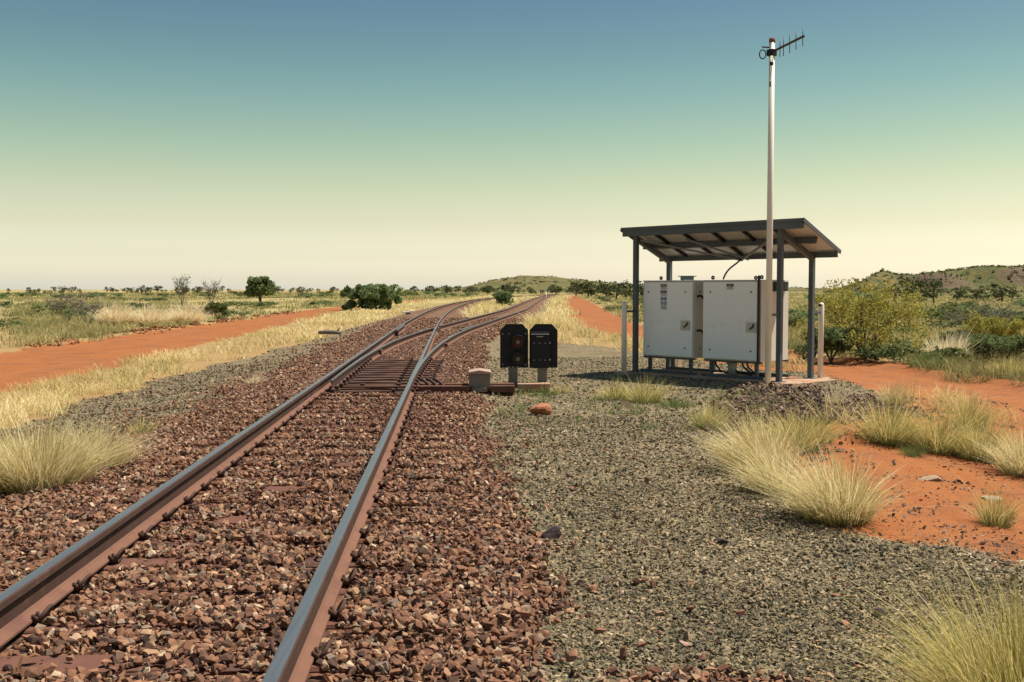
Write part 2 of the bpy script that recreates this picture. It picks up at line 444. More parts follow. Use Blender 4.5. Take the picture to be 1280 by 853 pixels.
peb = t.math('MULTIPLY', t.rng(sc2.outputs[1], .52, .68), t.rng(t.noise(geo, 1.1, 4, .65), .46, .66))
c_dirt = t.mix(t.math('MULTIPLY', peb, .8), c_dirt, (.090, .052, .038))
c_dirt = t.mix(t.rng(nf, .50, .66, 0, .7), c_dirt, (.14, .056, .030))
c_dirt = t.mix(t.rng(t.noise(geo, 3.2, 5, .7), .54, .70, 0, .45), c_dirt, (.19, .072, .036))
c_dirt = t.mix(t.rng(t.noise(geo, 9, 3), .60, .75, 0, .6), c_dirt, (.33, .15, .07))
n1 = t.noise(geo, .035, 6, .65); n2 = t.noise(geo, .4, 6, .7); n3 = t.noise(geo, 6, 4, .7)
c_pl = t.mix(t.rng(n1, .40, .62), (.40, .31, .135), (.24, .20, .085))
c_pl = t.mix(t.rng(n2, .48, .66, 0, .8), c_pl, (.13, .15, .06))
c_pl = t.mix(t.rng(n3, .45, .75, 0, .6), c_pl, (.46, .36, .17))
c_pl = t.mix(t.math('MULTIPLY', sp.outputs[2], 1.0), c_pl, (.30, .13, .055))
c_pl = t.mix(t.rng(t.noise(geo, .17, 4), .60, .68, 0, .75), c_pl, (.40, .14, .055))
vl = t.n('VectorMath', operation='LENGTH'); t.l(geo, vl.inputs[0])
c_pl = t.mix(t.rng(vl.outputs['Value'], 18, 110, .85, .1), c_pl, t.mix(n3, (.24, .12, .048), (.36, .24, .11)))
cc = t.mix(mk(sp.outputs[2]), c_pl, c_dirt)
cc = t.mix(mk(sp.outputs[1]), cc, c_gra)
cc = t.mix(mk(sp.outputs[0]), cc, c_bal)
hgt = t.math('ADD', t.math('MULTIPLY', vor.outputs['Distance'], t.math('MULTIPLY', sp.outputs[0], -1.2)),
             t.math('ADD', t.math('MULTIPLY', vor2.outputs['Distance'], t.math('MULTIPLY', sp.outputs[1], -.8)), t.math('MULTIPLY', nf, .5)))
t.bsdf(cc, .92, 0, t.bump(hgt, .8, .03), .15)
M['ground'] = t.m

def zone_obj(name, k, label):
    F = GF[fz == k]; u, inv = np.unique(F, return_inverse=True)
    me = np_mesh(name, GV[u], inv.reshape(-1, 4), col=GC[u], smooth=True)
    o = link(name, me, None, M['ground']); return tag(o, label, kind='structure')
zone_obj('ground', 0, 'grassy red plain reaching to the horizon')
gravel_o = zone_obj('gravel_pad', 1, 'olive grey gravel beside the track')
zone_obj('dirt_road', 2, 'red dirt road left of the track')
zone_obj('dirt_road', 3, 'red dirt road behind the shelter on the right')
ballast_o = zone_obj('ballast', 4, 'red brown crushed stone ballast under the track')
# small patch under the tripod so the sheet has no hole
cm = MB(); k = 24
ring = [(math.sin(2 * math.pi * i / k) * 1.02, math.cos(2 * math.pi * i / k) * 1.02) for i in range(k)]
f = cm.bm.faces.new([cm.bm.verts.new((x, y, hz(x, y) - .004)) for x, y in ring])
tag(cm.build('ground', M['ground']), 'patch of gravel underfoot', kind='structure')

# ------------------------------------------------------------------ stones
def hull(npts, seed, flat=.7):
    r = random.Random(seed); bm = bmesh.new()
    for _ in range(npts):
        v = Vector((r.gauss(0, 1), r.gauss(0, 1), r.gauss(0, 1))).normalized() * r.uniform(.8, 1.05)
        bm.verts.new((v.x * 1.12, v.y * .9, v.z * flat))
    res = bmesh.ops.convex_hull(bm, input=bm.verts)
    bmesh.ops.delete(bm, geom=[g for g in res['geom_interior'] if isinstance(g, bmesh.types.BMVert)], context='VERTS')
    bmesh.ops.triangulate(bm, faces=bm.faces)
    bmesh.ops.recalc_face_normals(bm, faces=bm.faces)
    bm.verts.index_update()
    V = np.array([v.co[:] for v in bm.verts]) * .5; F = np.array([[v.index for v in f.verts] for f in bm.faces])
    bm.free(); return V, F
HULLS = [hull(9 + k % 4, 100 + k, .46 + .10 * (k % 4)) for k in range(12)]
FLAKES = [hull(6, 300 + k, .42) for k in range(8)]
def rand_rot(n, tilt=None):
    q = rng.normal(size=(n, 4))
    if tilt is not None: q[:, 1:3] *= tilt; 
    q /= np.linalg.norm(q, axis=1)[:, None]
    w, x, y, z = q.T
    return np.stack([np.stack([1 - 2 * (y * y + z * z), 2 * (x * y - z * w), 2 * (x * z + y * w)], -1),
                     np.stack([2 * (x * y + z * w), 1 - 2 * (x * x + z * z), 2 * (y * z - x * w)], -1),
                     np.stack([2 * (x * z - y * w), 2 * (y * z + x * w), 1 - 2 * (x * x + y * y)], -1)], 1)
def stone_batch(name, P, size, mat, shapes, parent, tilt=None, rn=None):
    Vs, Fs, Cs, off = [], [], [], 0
    pick = rng.integers(0, len(shapes), len(P)); Rm = rand_rot(len(P), tilt)
    if rn is None: rn = rng.random(len(P))
    for k, (v, f) in enumerate(shapes):
        i = np.where(pick == k)[0]
        if not len(i): continue
        W = np.einsum('nij,kj->nki', Rm[i], v) * size[i][:, None, None] + P[i][:, None, :]
        Vs.append(W.reshape(-1, 3)); Fs.append((f[None] + (np.arange(len(i)) * len(v))[:, None, None]).reshape(-1, 3) + off)
        Cs.append(np.repeat(rn[i], len(v))); off += len(i) * len(v)
    o = link(name, np_mesh(name, np.concatenate(Vs), np.concatenate(Fs), rnd=np.concatenate(Cs)), parent, mat)
    return tag(o, kind='stuff')

SP = .57                                   # sleeper spacing
sl_y = np.arange(2.2, TOE - .2, SP)
tim_y = np.arange(TOE + .05, TOE + 27, .56)
def rail_clear(x, y):
    """True where no rail foot is"""
    p = x - c_thru(y); pd = x - c_div(y)
    ok = (np.abs(np.abs(p) - HALF) > .105)
    ok &= ~((y > TOE) & (np.abs(np.abs(pd) - HALF) > -1) & (np.abs(np.abs(pd) - HALF) < .105))
    ok &= ~((y > TOE) & (y < TOE + 12) & (np.abs(p + HALF - .16) < .2))
    return ok
def view_ok(x, y, m=.03): return np.abs(x) < y * (.4923 + m + .05) + .4

def sample(y0, y1, x0, x1, dens, fn):
    n = int((y1 - y0) * (x1 - x0) * dens)
    x = rng.uniform(x0, x1, n); y = rng.uniform(y0, y1, n)
    k = view_ok(x, y); x, y = x[k], y[k]
    k = fn(x, y) > rng.random(len(x)); return x[k], y[k]
def bal_w(x, y):
    m = masks(x, y); fringe = np.where(m[5] < -2, .32, .16) * ss(.3, .75, fbm(x / .35, y / .35, 61)) * np.exp(-np.maximum(np.maximum(m[5] - 1.7, (-2.4 - m[5]) * .4), 0) / .45)
    return np.where(rail_clear(x, y), np.clip(np.maximum(m[0] * 1.6 - .3, fringe), 0, 1), 0)
def over_sleeper(x, y):
    yy = y + .0562 * (x - c_straight(y))
    ph = (yy - sl_y[0]) / SP; d = np.abs(ph - np.round(ph)) * SP
    return (d < .12) & (np.abs(x - c_straight(y)) < 1.3) & (y < TOE)
def bal_w2(x, y):
    w = bal_w(x, y)
    bare = vnoise(x * 2.6, y * 2.6, 77)
    w = np.where(over_sleeper(x, y), w * np.where((bare > .74) & (x < c_straight(y) + .7), .04, 1.), w)
    inp = (y > TOE) & (y < TOE + 8) & (np.abs(x - c_thru(y)) < .7)
    return np.where(inp, w * .55, w)
px, py, ps, pz = [], [], [], []
for y0, y1, dens, s0, s1 in ((3.6, 7, 1650, .022, .072), (7, 12, 1150, .024, .072), (12, 20, 560, .03, .075), (20, 34, 200, .045, .09), (34, 60, 65, .07, .12)):
    x_, y_ = sample(y0, y1, -7.5, 2.6, dens, bal_w2)
    s_ = s0 + (s1 - s0) * rng.random(len(x_)) ** 1.7
    px.append(x_); py.append(y_); ps.append(s_)
px = np.concatenate(px); py = np.concatenate(py); ps = np.concatenate(ps)
pz = height(px, py) + ps * .18 + rng.random(len(px)) ** 2 * .020
osl = over_sleeper(px, py); pz[osl] = np.maximum(pz[osl], .006 + ps[osl] * .22)
P = np.stack([px, py, pz], 1)
# the largest-looking ones are objects of their own
show = ps / py + (pz > np.median(pz)) * .002
show[py < 4.15] = 0
order = np.argsort(-show)
big, rest = order[:300], order[300:]
HM = [np_mesh('ballast_stone', v, f) for v, f in HULLS]
for m in HM: m.materials.append(M['stone_obj'])
for i in big:
    o = link('ballast_stone', HM[int(rng.integers(0, 12))], ballast_o)
    o.location = P[i] + np.array([0, 0, .008]); o.scale = [ps[i]] * 3
    o.rotation_euler = (rng.uniform(-.6, .6), rng.uniform(-.6, .6), rng.uniform(0, 6.28))
stone_batch('ballast_stones', P[rest], ps[rest], M['stone'], HULLS, ballast_o, .6)

# gravel chips
def gra_w(x, y):
    m = masks(x, y); return np.clip(m[1] * 1.4 - .2, 0, 1) * (1 - np.clip(m[0] * 1.5, 0, 1))
gx, gy, gs = [], [], []
for y0, y1, x0, x1, dens, s0, s1 in ((3.6, 6, -1, 4, 5200, .016, .042), (6, 9, -7, 5.5, 2600, .018, .046), (9, 14, -8, 6, 950, .022, .056), (14, 26, -9, 7, 230, .03, .07)):
    x_, y_ = sample(y0, y1, x0, x1, dens, gra_w)
    gx.append(x_); gy.append(y_); gs.append(s0 + (s1 - s0) * rng.random(len(x_)) ** 2)
gx = np.concatenate(gx); gy = np.concatenate(gy); gs = np.concatenate(gs)
rn = np.clip(rng.random(len(gx)) ** 1.1 + (fbm(gx / .55, gy / .55, 63, 3) - .5) * .55, 0, 1)
stone_batch('gravel_chips', np.stack([gx, gy, height(gx, gy) + gs * .12], 1), gs, M['gravel'], FLAKES, gravel_o, .35, rn)
# stray red stones lying on the gravel, each one an object
RM = [np_mesh('stray_stone', v, f) for v, f in HULLS]
for m in RM: m.materials.append(M['red_stone_obj'])
n = 0
while n < 90:
    y = 4.2 + 9 * random.random() ** 1.6; x = c_straight(y) + 1.8 + 1.9 * random.random() ** 1.5 if random.random() < .8 else c_straight(y) - random.uniform(2.6, 4)
    if not view_ok(np.array([x]), np.array([y]), -.01)[0]: continue
    s = random.uniform(.03, .075)
    o = link('stray_stone', random.choice(RM), gravel_o); o.location = (x, y, hz(x, y) + s * .15)
    o.scale = (s, s * random.uniform(.7, 1), s * .8); o.rotation_euler = (random.uniform(-.4, .4), random.uniform(-.4, .4), random.uniform(0, 6.28)); n += 1
# dark rubble heaped round the shelter pad, and pebbles on the red dirt
def rub_w(x, y):
    p = x - c_thru(y); k = ss(-.9, .4, p - (4.6 + (y - 11) * .28)) * (1 - ss(.4, 1.5, p - R_pad(y))) * ss(9.8, 11.5, y) * (1 - ss(17.4, 18.6, y + (x - 3.6) * .72))
    return k * ss(.30, .55, fbm(x / .8, y / .8, 41)) * .95
x_, y_ = sample(9.5, 21, 1.5, 8, 300, rub_w); s_ = .03 + .075 * rng.random(len(x_)) ** 2
stone_batch('rubble', np.stack([x_, y_, height(x_, y_) + s_ * .22 + rng.random(len(x_)) * .02], 1), s_, M['rubble'], HULLS, gravel_o, .45)
def peb_w(x, y):
    m = masks(x, y); return (m[4] + .5 * m[3]) * ss(.45, .75, fbm(x / .7, y / .7, 43)) * .9 + .05 * m[4]
x_, y_ = sample(5, 17, 2.4, 8.5, 520, peb_w); s_ = .012 + .05 * rng.random(len(x_)) ** 4
stone_batch('pebbles', np.stack([x_, y_, height(x_, y_) + s_ * .15], 1), s_, M['rubble'], FLAKES, bpy.data.objects['ground'], .4)

# clods banked along the far edge of the left road
M['clod'] = stone_mat('red_dirt_clods', [(0, (.12, .045, .02)), (.6, (.22, .075, .028)), (1, (.30, .12, .05))])
n_ = 2600; cy = 6 + 80 * rng.random(n_) ** 1.3; rl_, hl_ = road_l(cy); cx = rl_ - hl_ - .25 + rng.normal(0, .28, n_)
k_ = (vnoise(cx, cy * .6, 93) > .40) & (np.abs(cx) < cy * .53); cx, cy = cx[k_], cy[k_]; s_ = (.05 + .16 * rng.random(len(cx)) ** 2)
stone_batch('clods', np.stack([cx, cy, height(cx, cy) + s_ * .15], 1), s_, M['clod'], HULLS, bpy.data.objects['dirt_road'], .5)

def rock(name, x, y, w, d, hgt, mat, seed, label, rz=0):
    r = random.Random(seed); bm = bmesh.new()
    bmesh.ops.create_icosphere(bm, subdivisions=3, radius=1)
    ns = [(Vector((r.gauss(0, 1), r.gauss(0, 1), r.gauss(0, .8))).normalized(), r.uniform(.50, .82)) for _ in range(11)]
    for v in bm.verts:
        for nrm, dd in ns:
            e = v.co.dot(nrm) - dd
            if e > 0: v.co -= nrm * e * .97
        v.co += Vector((r.gauss(0, .008), r.gauss(0, .008), r.gauss(0, .008)))
    me = bpy.data.meshes.new(name); 
    bmesh.ops.scale(bm, vec=(w / 1.7, d / 1.7, hgt / 1.6), verts=bm.verts); bm.to_mesh(me); bm.free()
    o = link(name, me, None, mat, (x, y, hz(x, y) + hgt * .30)); o.rotation_euler = (0, 0, rz)
    return tag(o, label, 'rock')
rock('rock', .375, 14.15, .30, .24, .20, M['red_rock'], 21, 'orange red rock on the gravel below the twin signals')
rock('rock', .27, 7.0, .155, .13, .10, M['dark_rock'], 9, 'dark purple rock on the gravel at the edge of the ballast')
rock('rock', 4.0, 9.85, .26, .14, .05, M['pale_rock'], 6, 'flat pale stone lying on the red dirt below the row of tussocks', .1)
rock('rock', 4.22, 9.05, .22, .15, .045, M['pale_rock'], 5, 'flat pale stone lying on the red dirt beyond the small tuft', .3)

# ------------------------------------------------------------------ rails and sleepers
RAIL = [(-.062, 0), (.062, 0), (.062, .011), (.022, .03), (.0095, .045), (.0095, .135), (.034, .147), (.0335, .152), (.0335, .176), (.028, .185), (.012, .1875),
        (-.012, .1875), (-.028, .185), (-.0335, .176), (-.0335, .152), (-.034, .147), (-.0095, .135), (-.0095, .045), (-.022, .03), (-.062, .011)]
def rail(name, ys, xs, parent, label=None, dz=None, taper=None):
    P3 = np.stack([xs, ys], 1); T = np.gradient(P3, axis=0); T /= np.linalg.norm(T, axis=1)[:, None]
    N = np.stack([T[:, 1], -T[:, 0]], 1); V = []; m = len(RAIL)
    for i in range(len(ys)):
        w = taper[i] if taper is not None else 1; z0 = dz[i] if dz is not None else 0
        for a_, b_ in RAIL: V.append((xs[i] + N[i, 0] * a_ * w, ys[i] + N[i, 1] * a_ * w, b_ + .012 + z0))
    F = []
    for i in range(len(ys) - 1):
        for k in range(m):
            F.append((i * m + k, i * m + (k + 1) % m, (i + 1) * m + (k + 1) % m, (i + 1) * m + k))
    me = bpy.data.meshes.new(name); me.from_pydata(V, [], F + [tuple(range(m))[::-1], tuple(range((len(ys) - 1) * m, len(ys) * m))])
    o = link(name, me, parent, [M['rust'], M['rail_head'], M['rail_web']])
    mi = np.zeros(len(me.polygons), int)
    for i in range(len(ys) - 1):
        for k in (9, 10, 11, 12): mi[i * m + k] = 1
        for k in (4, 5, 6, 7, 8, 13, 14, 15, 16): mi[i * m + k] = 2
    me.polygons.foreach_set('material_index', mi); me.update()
    bm = bmesh.new(); bm.from_mesh(me); bmesh.ops.recalc_face_normals(bm, faces=bm.faces); bm.to_mesh(me); bm.free()
    if label: o['label'] = label
    return o
def ysamp(y0, y1):
    ys = [y0]
    while ys[-1] < y1: ys.append(min(y1, ys[-1] + (2.0 if ys[-1] < 14 else .8 if ys[-1] < 60 else 4)))
    return np.array(ys)
def off(cf, ys, o):
    e = .05; tx = (cf(ys + e) - cf(ys - e)) / (2 * e); L = np.sqrt(1 + tx * tx)
    return cf(ys) + o / L, ys - o * tx / L

main = tag(empty('railway_track', (0, 0, 0)), 'main railway track running ahead from the foreground then curving right in the distance', 'railway track')
side = tag(empty('railway_track', (0, 0, 0)), 'diverging siding track branching right from the points', 'railway track')
ys = ysamp(-6, 400); x_, y_ = off(c_thru, ys, -HALF); rail('rail', y_, x_, main)
ys = ysamp(-6, 330)
def c_rs(y): return np.where(y < TOE, c_straight(y), c_div(y))
x_, y_ = off(c_rs, ys, HALF); rail('rail', y_, x_, side)
ys = ysamp(TOE + .4, 330); x_, y_ = off(c_thru, ys, HALF); d = ys - TOE
sep = s_div(ys); x_ = x_ - np.clip(.030 - sep * .4, 0, .03)
rail('switch_rail', y_, x_, main, dz=-.006 * (1 - ss(5, 8, d)) - .004, taper=np.clip(.25 + d / 8, .25, 1))
yf = ys = ysamp(TOE + .4, TOE + 22.9); d = ys - TOE
x_, y_ = off(c_div, ys, -HALF); x_ = x_ + np.maximum(0, .185 * (1 - d / 13)) ** 1.0
rail('switch_rail', y_, x_, side, dz=np.full(len(ys), -.004), taper=np.clip(.35 + d / 8, .35, 1))
ys = ysamp(TOE + 24.9, 330); x_, y_ = off(c_div, ys, -HALF); rail('rail', y_, x_, side)
ys = ysamp(TOE + 20.5, TOE + 26); x_, y_ = off(c_thru, ys, -HALF + .12); rail('check_rail', y_, x_, main, dz=np.full(len(ys), .01))
ys = ysamp(TOE + 20.5, TOE + 26); x_, y_ = off(c_div, ys, HALF - .12); rail('check_rail', y_, x_, side, dz=np.full(len(ys), .01))
# frog wing plates and blocks
fb = MB(); fx = float(c_thru(TOE + 23.9)) + HALF
fb.box((fx + .06, TOE + 24.0, .09), (.05, 1.4, .13), Matrix.Rotation(-.05, 3, 'Z')).box((fx - .07, TOE + 23.6, .09), (.05, 1.2, .13), Matrix.Rotation(.02, 3, 'Z'))
fb.build('frog', M['rust_dark'], side)
bb = MB(); xx = float(c_thru(TOE + 20.2)) - HALF + .13; bb.box((xx, TOE + 20.2, .10), (.12, .22, .17), None, .01); bb.build('rail_block', M['rust_dark'], main)
for yy, cf, o_ in ((TOE + 9.5, c_div, -HALF + .085), (TOE + 12.5, c_div, HALF + .085)):
    bb = MB(); bb.box((float(cf(yy)) + o_, yy, .10), (.085, .26, .10), None, .01); bb.build('joint_bar', M['rust'], side)

def sleeper_mesh(L, w, h, seed, jit=.006):
    r = random.Random(seed); bm = bmesh.new()
    bmesh.ops.create_cube(bm, size=1); bmesh.ops.scale(bm, vec=(L, w, h), verts=bm.verts)
    bmesh.ops.subdivide_edges(bm, edges=[e for e in bm.edges if abs((e.verts[0].co - e.verts[1].co).x) > L * .5], cuts=8)
    bmesh.ops.bevel(bm, geom=[e for e in bm.edges if len(e.link_faces) == 2 and e.calc_face_angle(0) > .5], offset=.012, segments=1, affect='EDGES')
    for v in bm.verts: v.co += Vector((r.gauss(0, jit), r.gauss(0, jit), r.gauss(0, jit * .5)))
    me = bpy.data.meshes.new('sleeper'); bm.to_mesh(me); bm.free(); return me
SLM = [sleeper_mesh(2.6, .23, .16, k) for k in range(4)]
for m in SLM: m.materials.append(M['sleeper'])
# rail clip: a bent spring rod beside the rail foot
def clip_mesh():
    mb = MB(); pts = []
    for k in range(15):
        a_ = math.pi * (k / 14) * 1.5 - .35
        pts.append((.102 + .026 * math.sin(a_), -.060 * math.cos(a_), .030 + .042 * math.sin(a_)))
    pts = [(.055, -.03, .036)] + pts + [(.06, .02, .040)]
    mb.tube(pts, .0095, 7); mb.box((.085, 0, .006), (.055, .08, .018), None, .005)
    o = mb.build('rail_clip', M['rust_dark']); me = o.data; bpy.data.objects.remove(o); return me
CLIP = clip_mesh()
RZ = math.atan(.0562)
for k, y in enumerate(sl_y):
    o = link('sleeper', SLM[k % 4], main); o.location = (float(c_straight(y)), y, -.086); o.rotation_euler = (0, 0, RZ)
    for s in (-1, 1):
        for q in (0, 1):
            c = link('rail_clip', CLIP, o); c.location = (s * HALF, random.uniform(-.02, .02), .090); c.rotation_euler = (0, 0, math.pi * q + random.uniform(-.06, .06))
# long bearers under the points
TMM = [sleeper_mesh(1.0, .22, .17, 20 + k, .004) for k in range(3)]
for m in TMM: m.materials.append(M['timber'])
CH = MB(); CH.box((0, 0, .012), (.34, .13, .024), None, .004).box((.12, 0, .05), (.06, .09, .06), None, .01).box((-.13, 0, .035), (.04, .11, .03), None, .006)
cho = CH.build('slide_chair', M['rust_dark']); CHM = cho.data; bpy.data.objects.remove(cho)
for k, y in enumerate(tim_y):
    xl = float(c_thru(y)) - 1.3; xr = float(c_div(y)) + 1.25 + random.uniform(0, .25)
    if k in (1, 3): xr = .05
    o = link('sleeper', TMM[k % 3], side if k else main); L = xr - xl
    o.location = ((xl + xr) / 2, y + .0562 * ((xl + xr) / 2 - float(c_thru(y))), -.077); o.scale = (L, 1, 1); o.rotation_euler = (0, 0, RZ)
    if k < 14:
        for xx, rz in ((float(c_thru(y)) - HALF + .12, 0), (float(c_div(y)) + HALF + .16, math.pi), (float(c_thru(y)) + HALF - .14, math.pi)):
            c = link('slide_chair', CHM, o); c.parent = o
            c.location = ((xx - o.location.x) / L, (xx - float(o.location.x)) * 0, .085); c.scale = (1 / L, 1, 1); c.rotation_euler = (0, 0, rz)

# ------------------------------------------------------------------ point machine beside the track
PMY = TOE + .72; PMX = -.52
pm = tag(empty('point_machine', (PMX, PMY, 0), .03), 'squat grey point machine with a dusty pink lid on the long bearers', 'point machine')
b_ = MB(); b_.box((0, 0, .145), (.34, .42, .27), None, .012).box((0, -.225, .03), (.24, .03, .07), None, .008); b_.build('casing', M['box_grey'], pm)
mt = Matrix(((1, 0, 0, 0), (0, 0, 1, 0), (0, 1, 0, 0), (0, 0, 0, 1)))
l_ = MB(); l_.prism([(-.18, .283), (.18, .283), (.18, .315), (0, .345), (-.18, .315)], -.235, .235, .006, mt); l_.build('lid', M['lid'], pm)
for xo in (-.13, .13):
    MB().box((xo, -.222, .05), (.05, .03, .06), None, .006).build('foot_bracket', M['rust_dark'], pm)
for yo, x0, x1, z in ((-.10, -1.95, -.17, .07), (.06, -1.85, -.17, .05), (.15, .17, .52, .06)):
    MB().bar((x0, yo, z), (x1, yo, z), .05, .028, .004).build('throw_rod', M['rust'], pm)
for yo in (-.19, .21):
    for x0, x1 in ((-.98, -.18), (.18, .56)):
        MB().box(((x0 + x1) / 2, yo, .045), (x1 - x0, .17, .10), None, .01).build('bearer', M['sleeper'], pm)
MB().box((.33, 0, .035), (.30, .18, .05), None, .01).build('bed_plate', M['rust'], pm)
for k in range(3):
    MB().tube([(-.55 - k * .11, -.12, .05), (-.6 - k * .11, -.02, .10), (-.68 - k * .11, .10, .15), (-.75 - k * .11, .2, .17)], .025, 6).build('crank_arm', M['rust_dark'], pm)
sr = tag(empty('stretcher_bar', (float(c_thru(TOE + .75)), TOE + .75, 0), RZ), 'rusty stretcher bar across the points between the two switch rails', 'stretcher bar')
MB().bar((-.56, 0, .055), (.74, 0, .055), .075, .03, .005).build('bar', M['rust'], sr)
for xo in (-.42, -.08, .5): MB().box((xo, 0, .085), (.07, .09, .05), None, .008).build('bracket', M['rust_dark'], sr)

# ------------------------------------------------------------------ twin dwarf signals
def board_poly(w, h, c): return [(-w / 2, 0), (w / 2, 0), (w / 2, h - c * 1.05), (w / 2 - c, h), (-w / 2 + c, h), (-w / 2, h - c * 1.05)]
SY = 17.4
XZ = Matrix(((1, 0, 0, 0), (0, 0, 1, 0), (0, 1, 0, 0), (0, 0, 0, 1)))       # prism z -> world y, prism y -> up
def disc(mb, c, r, y0, y1, seg=24): mb.tube([(c[0], y0, c[1]), (c[0], y1, c[1])], r, seg); return mb
def signal(x, label, front):
    s = tag(empty('dwarf_signal', (x, SY, 0), 0), label, 'signal')
    MB().box((-.02, .0, .16), (.155, .155, .36), None, .01).build('post', M['box_grey'], s)
    MB().box((-.02, 0, .335), (.24, .20, .025), None, .004).build('mounting_flange', M['rust_dark'], s)
    MB().prism(board_poly(.47, .735, .10), -.012, .012, .003, Matrix.Translation((0, 0, .315)) @ XZ).build('backing_board', M['black'], s)
    if front:
        MB().box((0, .12, .66), (.30, .20, .60), None, .01).build('housing', M['black'], s)
        for zz, mt_, core in ((.745, 'lens_red', 'lens_clear'), (.465, 'lens_dark', 'lens_clear')):
            h = MB(); n_ = 20; rr_ = .125
            for k in range(n_):
                a0 = math.pi * (-.18 + 1.36 * k / n_); a1 = math.pi * (-.18 + 1.36 * (k + 1) / n_)
                q = [(rr_ * math.cos(a0), -.013, rr_ * math.sin(a0)), (rr_ * math.cos(a1), -.013, rr_ * math.sin(a1)),
                     (rr_ * math.cos(a1), -.20, rr_ * math.sin(a1)), (rr_ * math.cos(a0), -.20, rr_ * math.sin(a0))]
                q2 = [(v[0] * .94, v[1], v[2] * .94) for v in q]
                vo = [h.bm.verts.new((v[0] + .065, v[1], v[2] + zz)) for v in q]; vi = [h.bm.verts.new((v[0] + .065, v[1], v[2] + zz)) for v in q2]
                h.bm.faces.new(vo); h.bm.faces.new(vi[::-1]); h.bm.faces.new((vo[3], vo[2], vi[2], vi[3]))
            h.build('hood', M['black'], s)
            ln = disc(MB(), (.065, zz), .105, -.03, -.013).build('lens', M[mt_], s)
            disc(MB(), (.065, zz), .034, -.045, -.028).build('lens_centre', M[core], ln)  # small paler disc in the middle of the lens
        for xo, zo in ((-.19, .885), (-.09, .885), (.19, .885), (-.19, .37), (.19, .37)):
            disc(MB(), (xo, zo), .009, -.022, -.012, 8).build('bolt', M['galv'], s)
    else:
        MB().box((-.06, -.09, .62), (.30, .155, .60), None, .008).build('housing', M['black'], s)
        MB().bar((-.21, -.172, .885), (.09, -.172, .885), .012, .014).build('rain_strip', M['galv'], s)
        MB().bar((-.12, -.172, .845), (-.01, -.172, .845), .01, .010).build('latch', M['galv'], s)
        for zz in (.735, .455):
            MB().box((.10, -.10, zz), (.06, .09, .03), None, .004).build('hinge', M['black'], s)
            for xo in (-.16, -.07, .02): disc(MB(), (xo, zz), .008, -.178, -.167, 8).build('bolt', M['galv'], s)
            disc(MB(), (.10, zz), .011, -.158, -.144, 8).build('bolt', M['galv'], s)
    for xo in (-.09, -.02, .05): disc(MB(), (xo, .335), .011, -.112, -.098, 8).build('bolt', M['galv'], s)
    return s
signal(.036, 'black dwarf signal facing the camera with a red lens above a clear lens', True)
signal(.528, 'black dwarf signal turned away showing its plain boxed back with hinges', False)
pl = MB(); pl.box((0, 0, 0), (.54, .26, .12), None, .012)
plo = pl.build('concrete_plinth', M['concrete'], None, (.36, SY - .27, .02)); tag(plo, 'low orange dusted concrete plinth in front of the twin signals', 'plinth')

# ------------------------------------------------------------------ equipment shelter (local x along its front, y to its back)
HF = Vector((2.425, 20.39, 0)); HR = math.atan2(-.716, .698)
HM_ = Matrix.Translation(HF) @ Matrix.Rotation(HR, 4, 'Z')
def hw(x, y, z=0): return HM_ @ Vector((x, y, z))
# slab
sb = MB(); rs = random.Random(3)
outline = []
for (x0, y0), (x1, y1) in zip([(-.25, -.22), (3.62, -.22), (3.66, 1.22), (-.25, 1.22)], [(3.62, -.22), (3.66, 1.22), (-.25, 1.22), (-.25, -.22)]):
    for k in range(8): outline.append((x0 + (x1 - x0) * k / 8 + rs.uniform(-.025, .025), y0 + (y1 - y0) * k / 8 + rs.uniform(-.025, .025)))
sb.prism(outline, -.22, .012)
for fx_, fy_ in ((0, -.35), (3.2, -.40), (0, 1.42), (3.2, 1.42)): sb.prism([(fx_ + .2 * math.cos(a_ * .6283) * (1 + rs.uniform(-.15, .15)), fy_ + .2 * math.sin(a_ * .6283) * (1 + rs.uniform(-.15, .15))) for a_ in range(10)], -.2, .004)
slab = sb.build('concrete_slab', M['concrete'], None); slab.matrix_world = HM_
tag(slab, 'dusty concrete slab under the equipment shelter', kind='structure')

sh = tag(empty('equipment_shelter', HF, HR), 'blue grey steel shelter with a sloping skillion roof over the white cabinets', 'shelter')
RF = lambda y: 2.80 - .405 * (y + .12)           # underside of the roof sheet
for x, y, zt in ((0, 0, RF(0) - .07), (3.2, 0, RF(0) - .07), (0, 1.07, RF(1.07) - .135), (3.2, 1.07, RF(1.07) - .135)):
    p_ = MB().box((x, y, zt / 2), (.088, .088, zt), None, .006).build('post', M['steel_dark'], sh)
    MB().box((x, y, .018), (.19, .19, .012), None, .002).build('base_plate', M['steel_dark'], p_)
for x in (0, 3.2):
    MB().bar((x, .046, RF(.046) - .125), (x, 1.115, RF(1.115) - .125), .085, .10, .005).build('end_rafter', M['steel_dark'], sh)
sl = math.atan(.405)
rotx = Matrix.Rotation(-sl, 3, 'X')
MB().box((1.715, -.085, RF(-.085) - .066), (3.94, .05, .12), None, .004).build('fascia_beam', M['steel_dark'], sh)
MB().box((1.715, -.123, RF(-.12) + .006), (3.985, .016, .058), None, .003).build('gutter_trim', M['steel_dark'], sh)
MB().box((1.715, .48, RF(.48) - .072), (3.80, .05, .12), rotx, .004).build('purlin', M['steel_dark'], sh)
MB().box((1.715, 1.085, RF(1.085) - .062), (3.94, .05, .11), None, .004).build('purlin', M['steel_dark'], sh)
for x in (.42, 1.07, 1.72, 2.37, 3.02):
    MB().bar((x, -.055, RF(-.055) - .035), (x, 1.055, RF(1.055) - .035), .045, .055, .003).build('rafter', M['black'], sh)
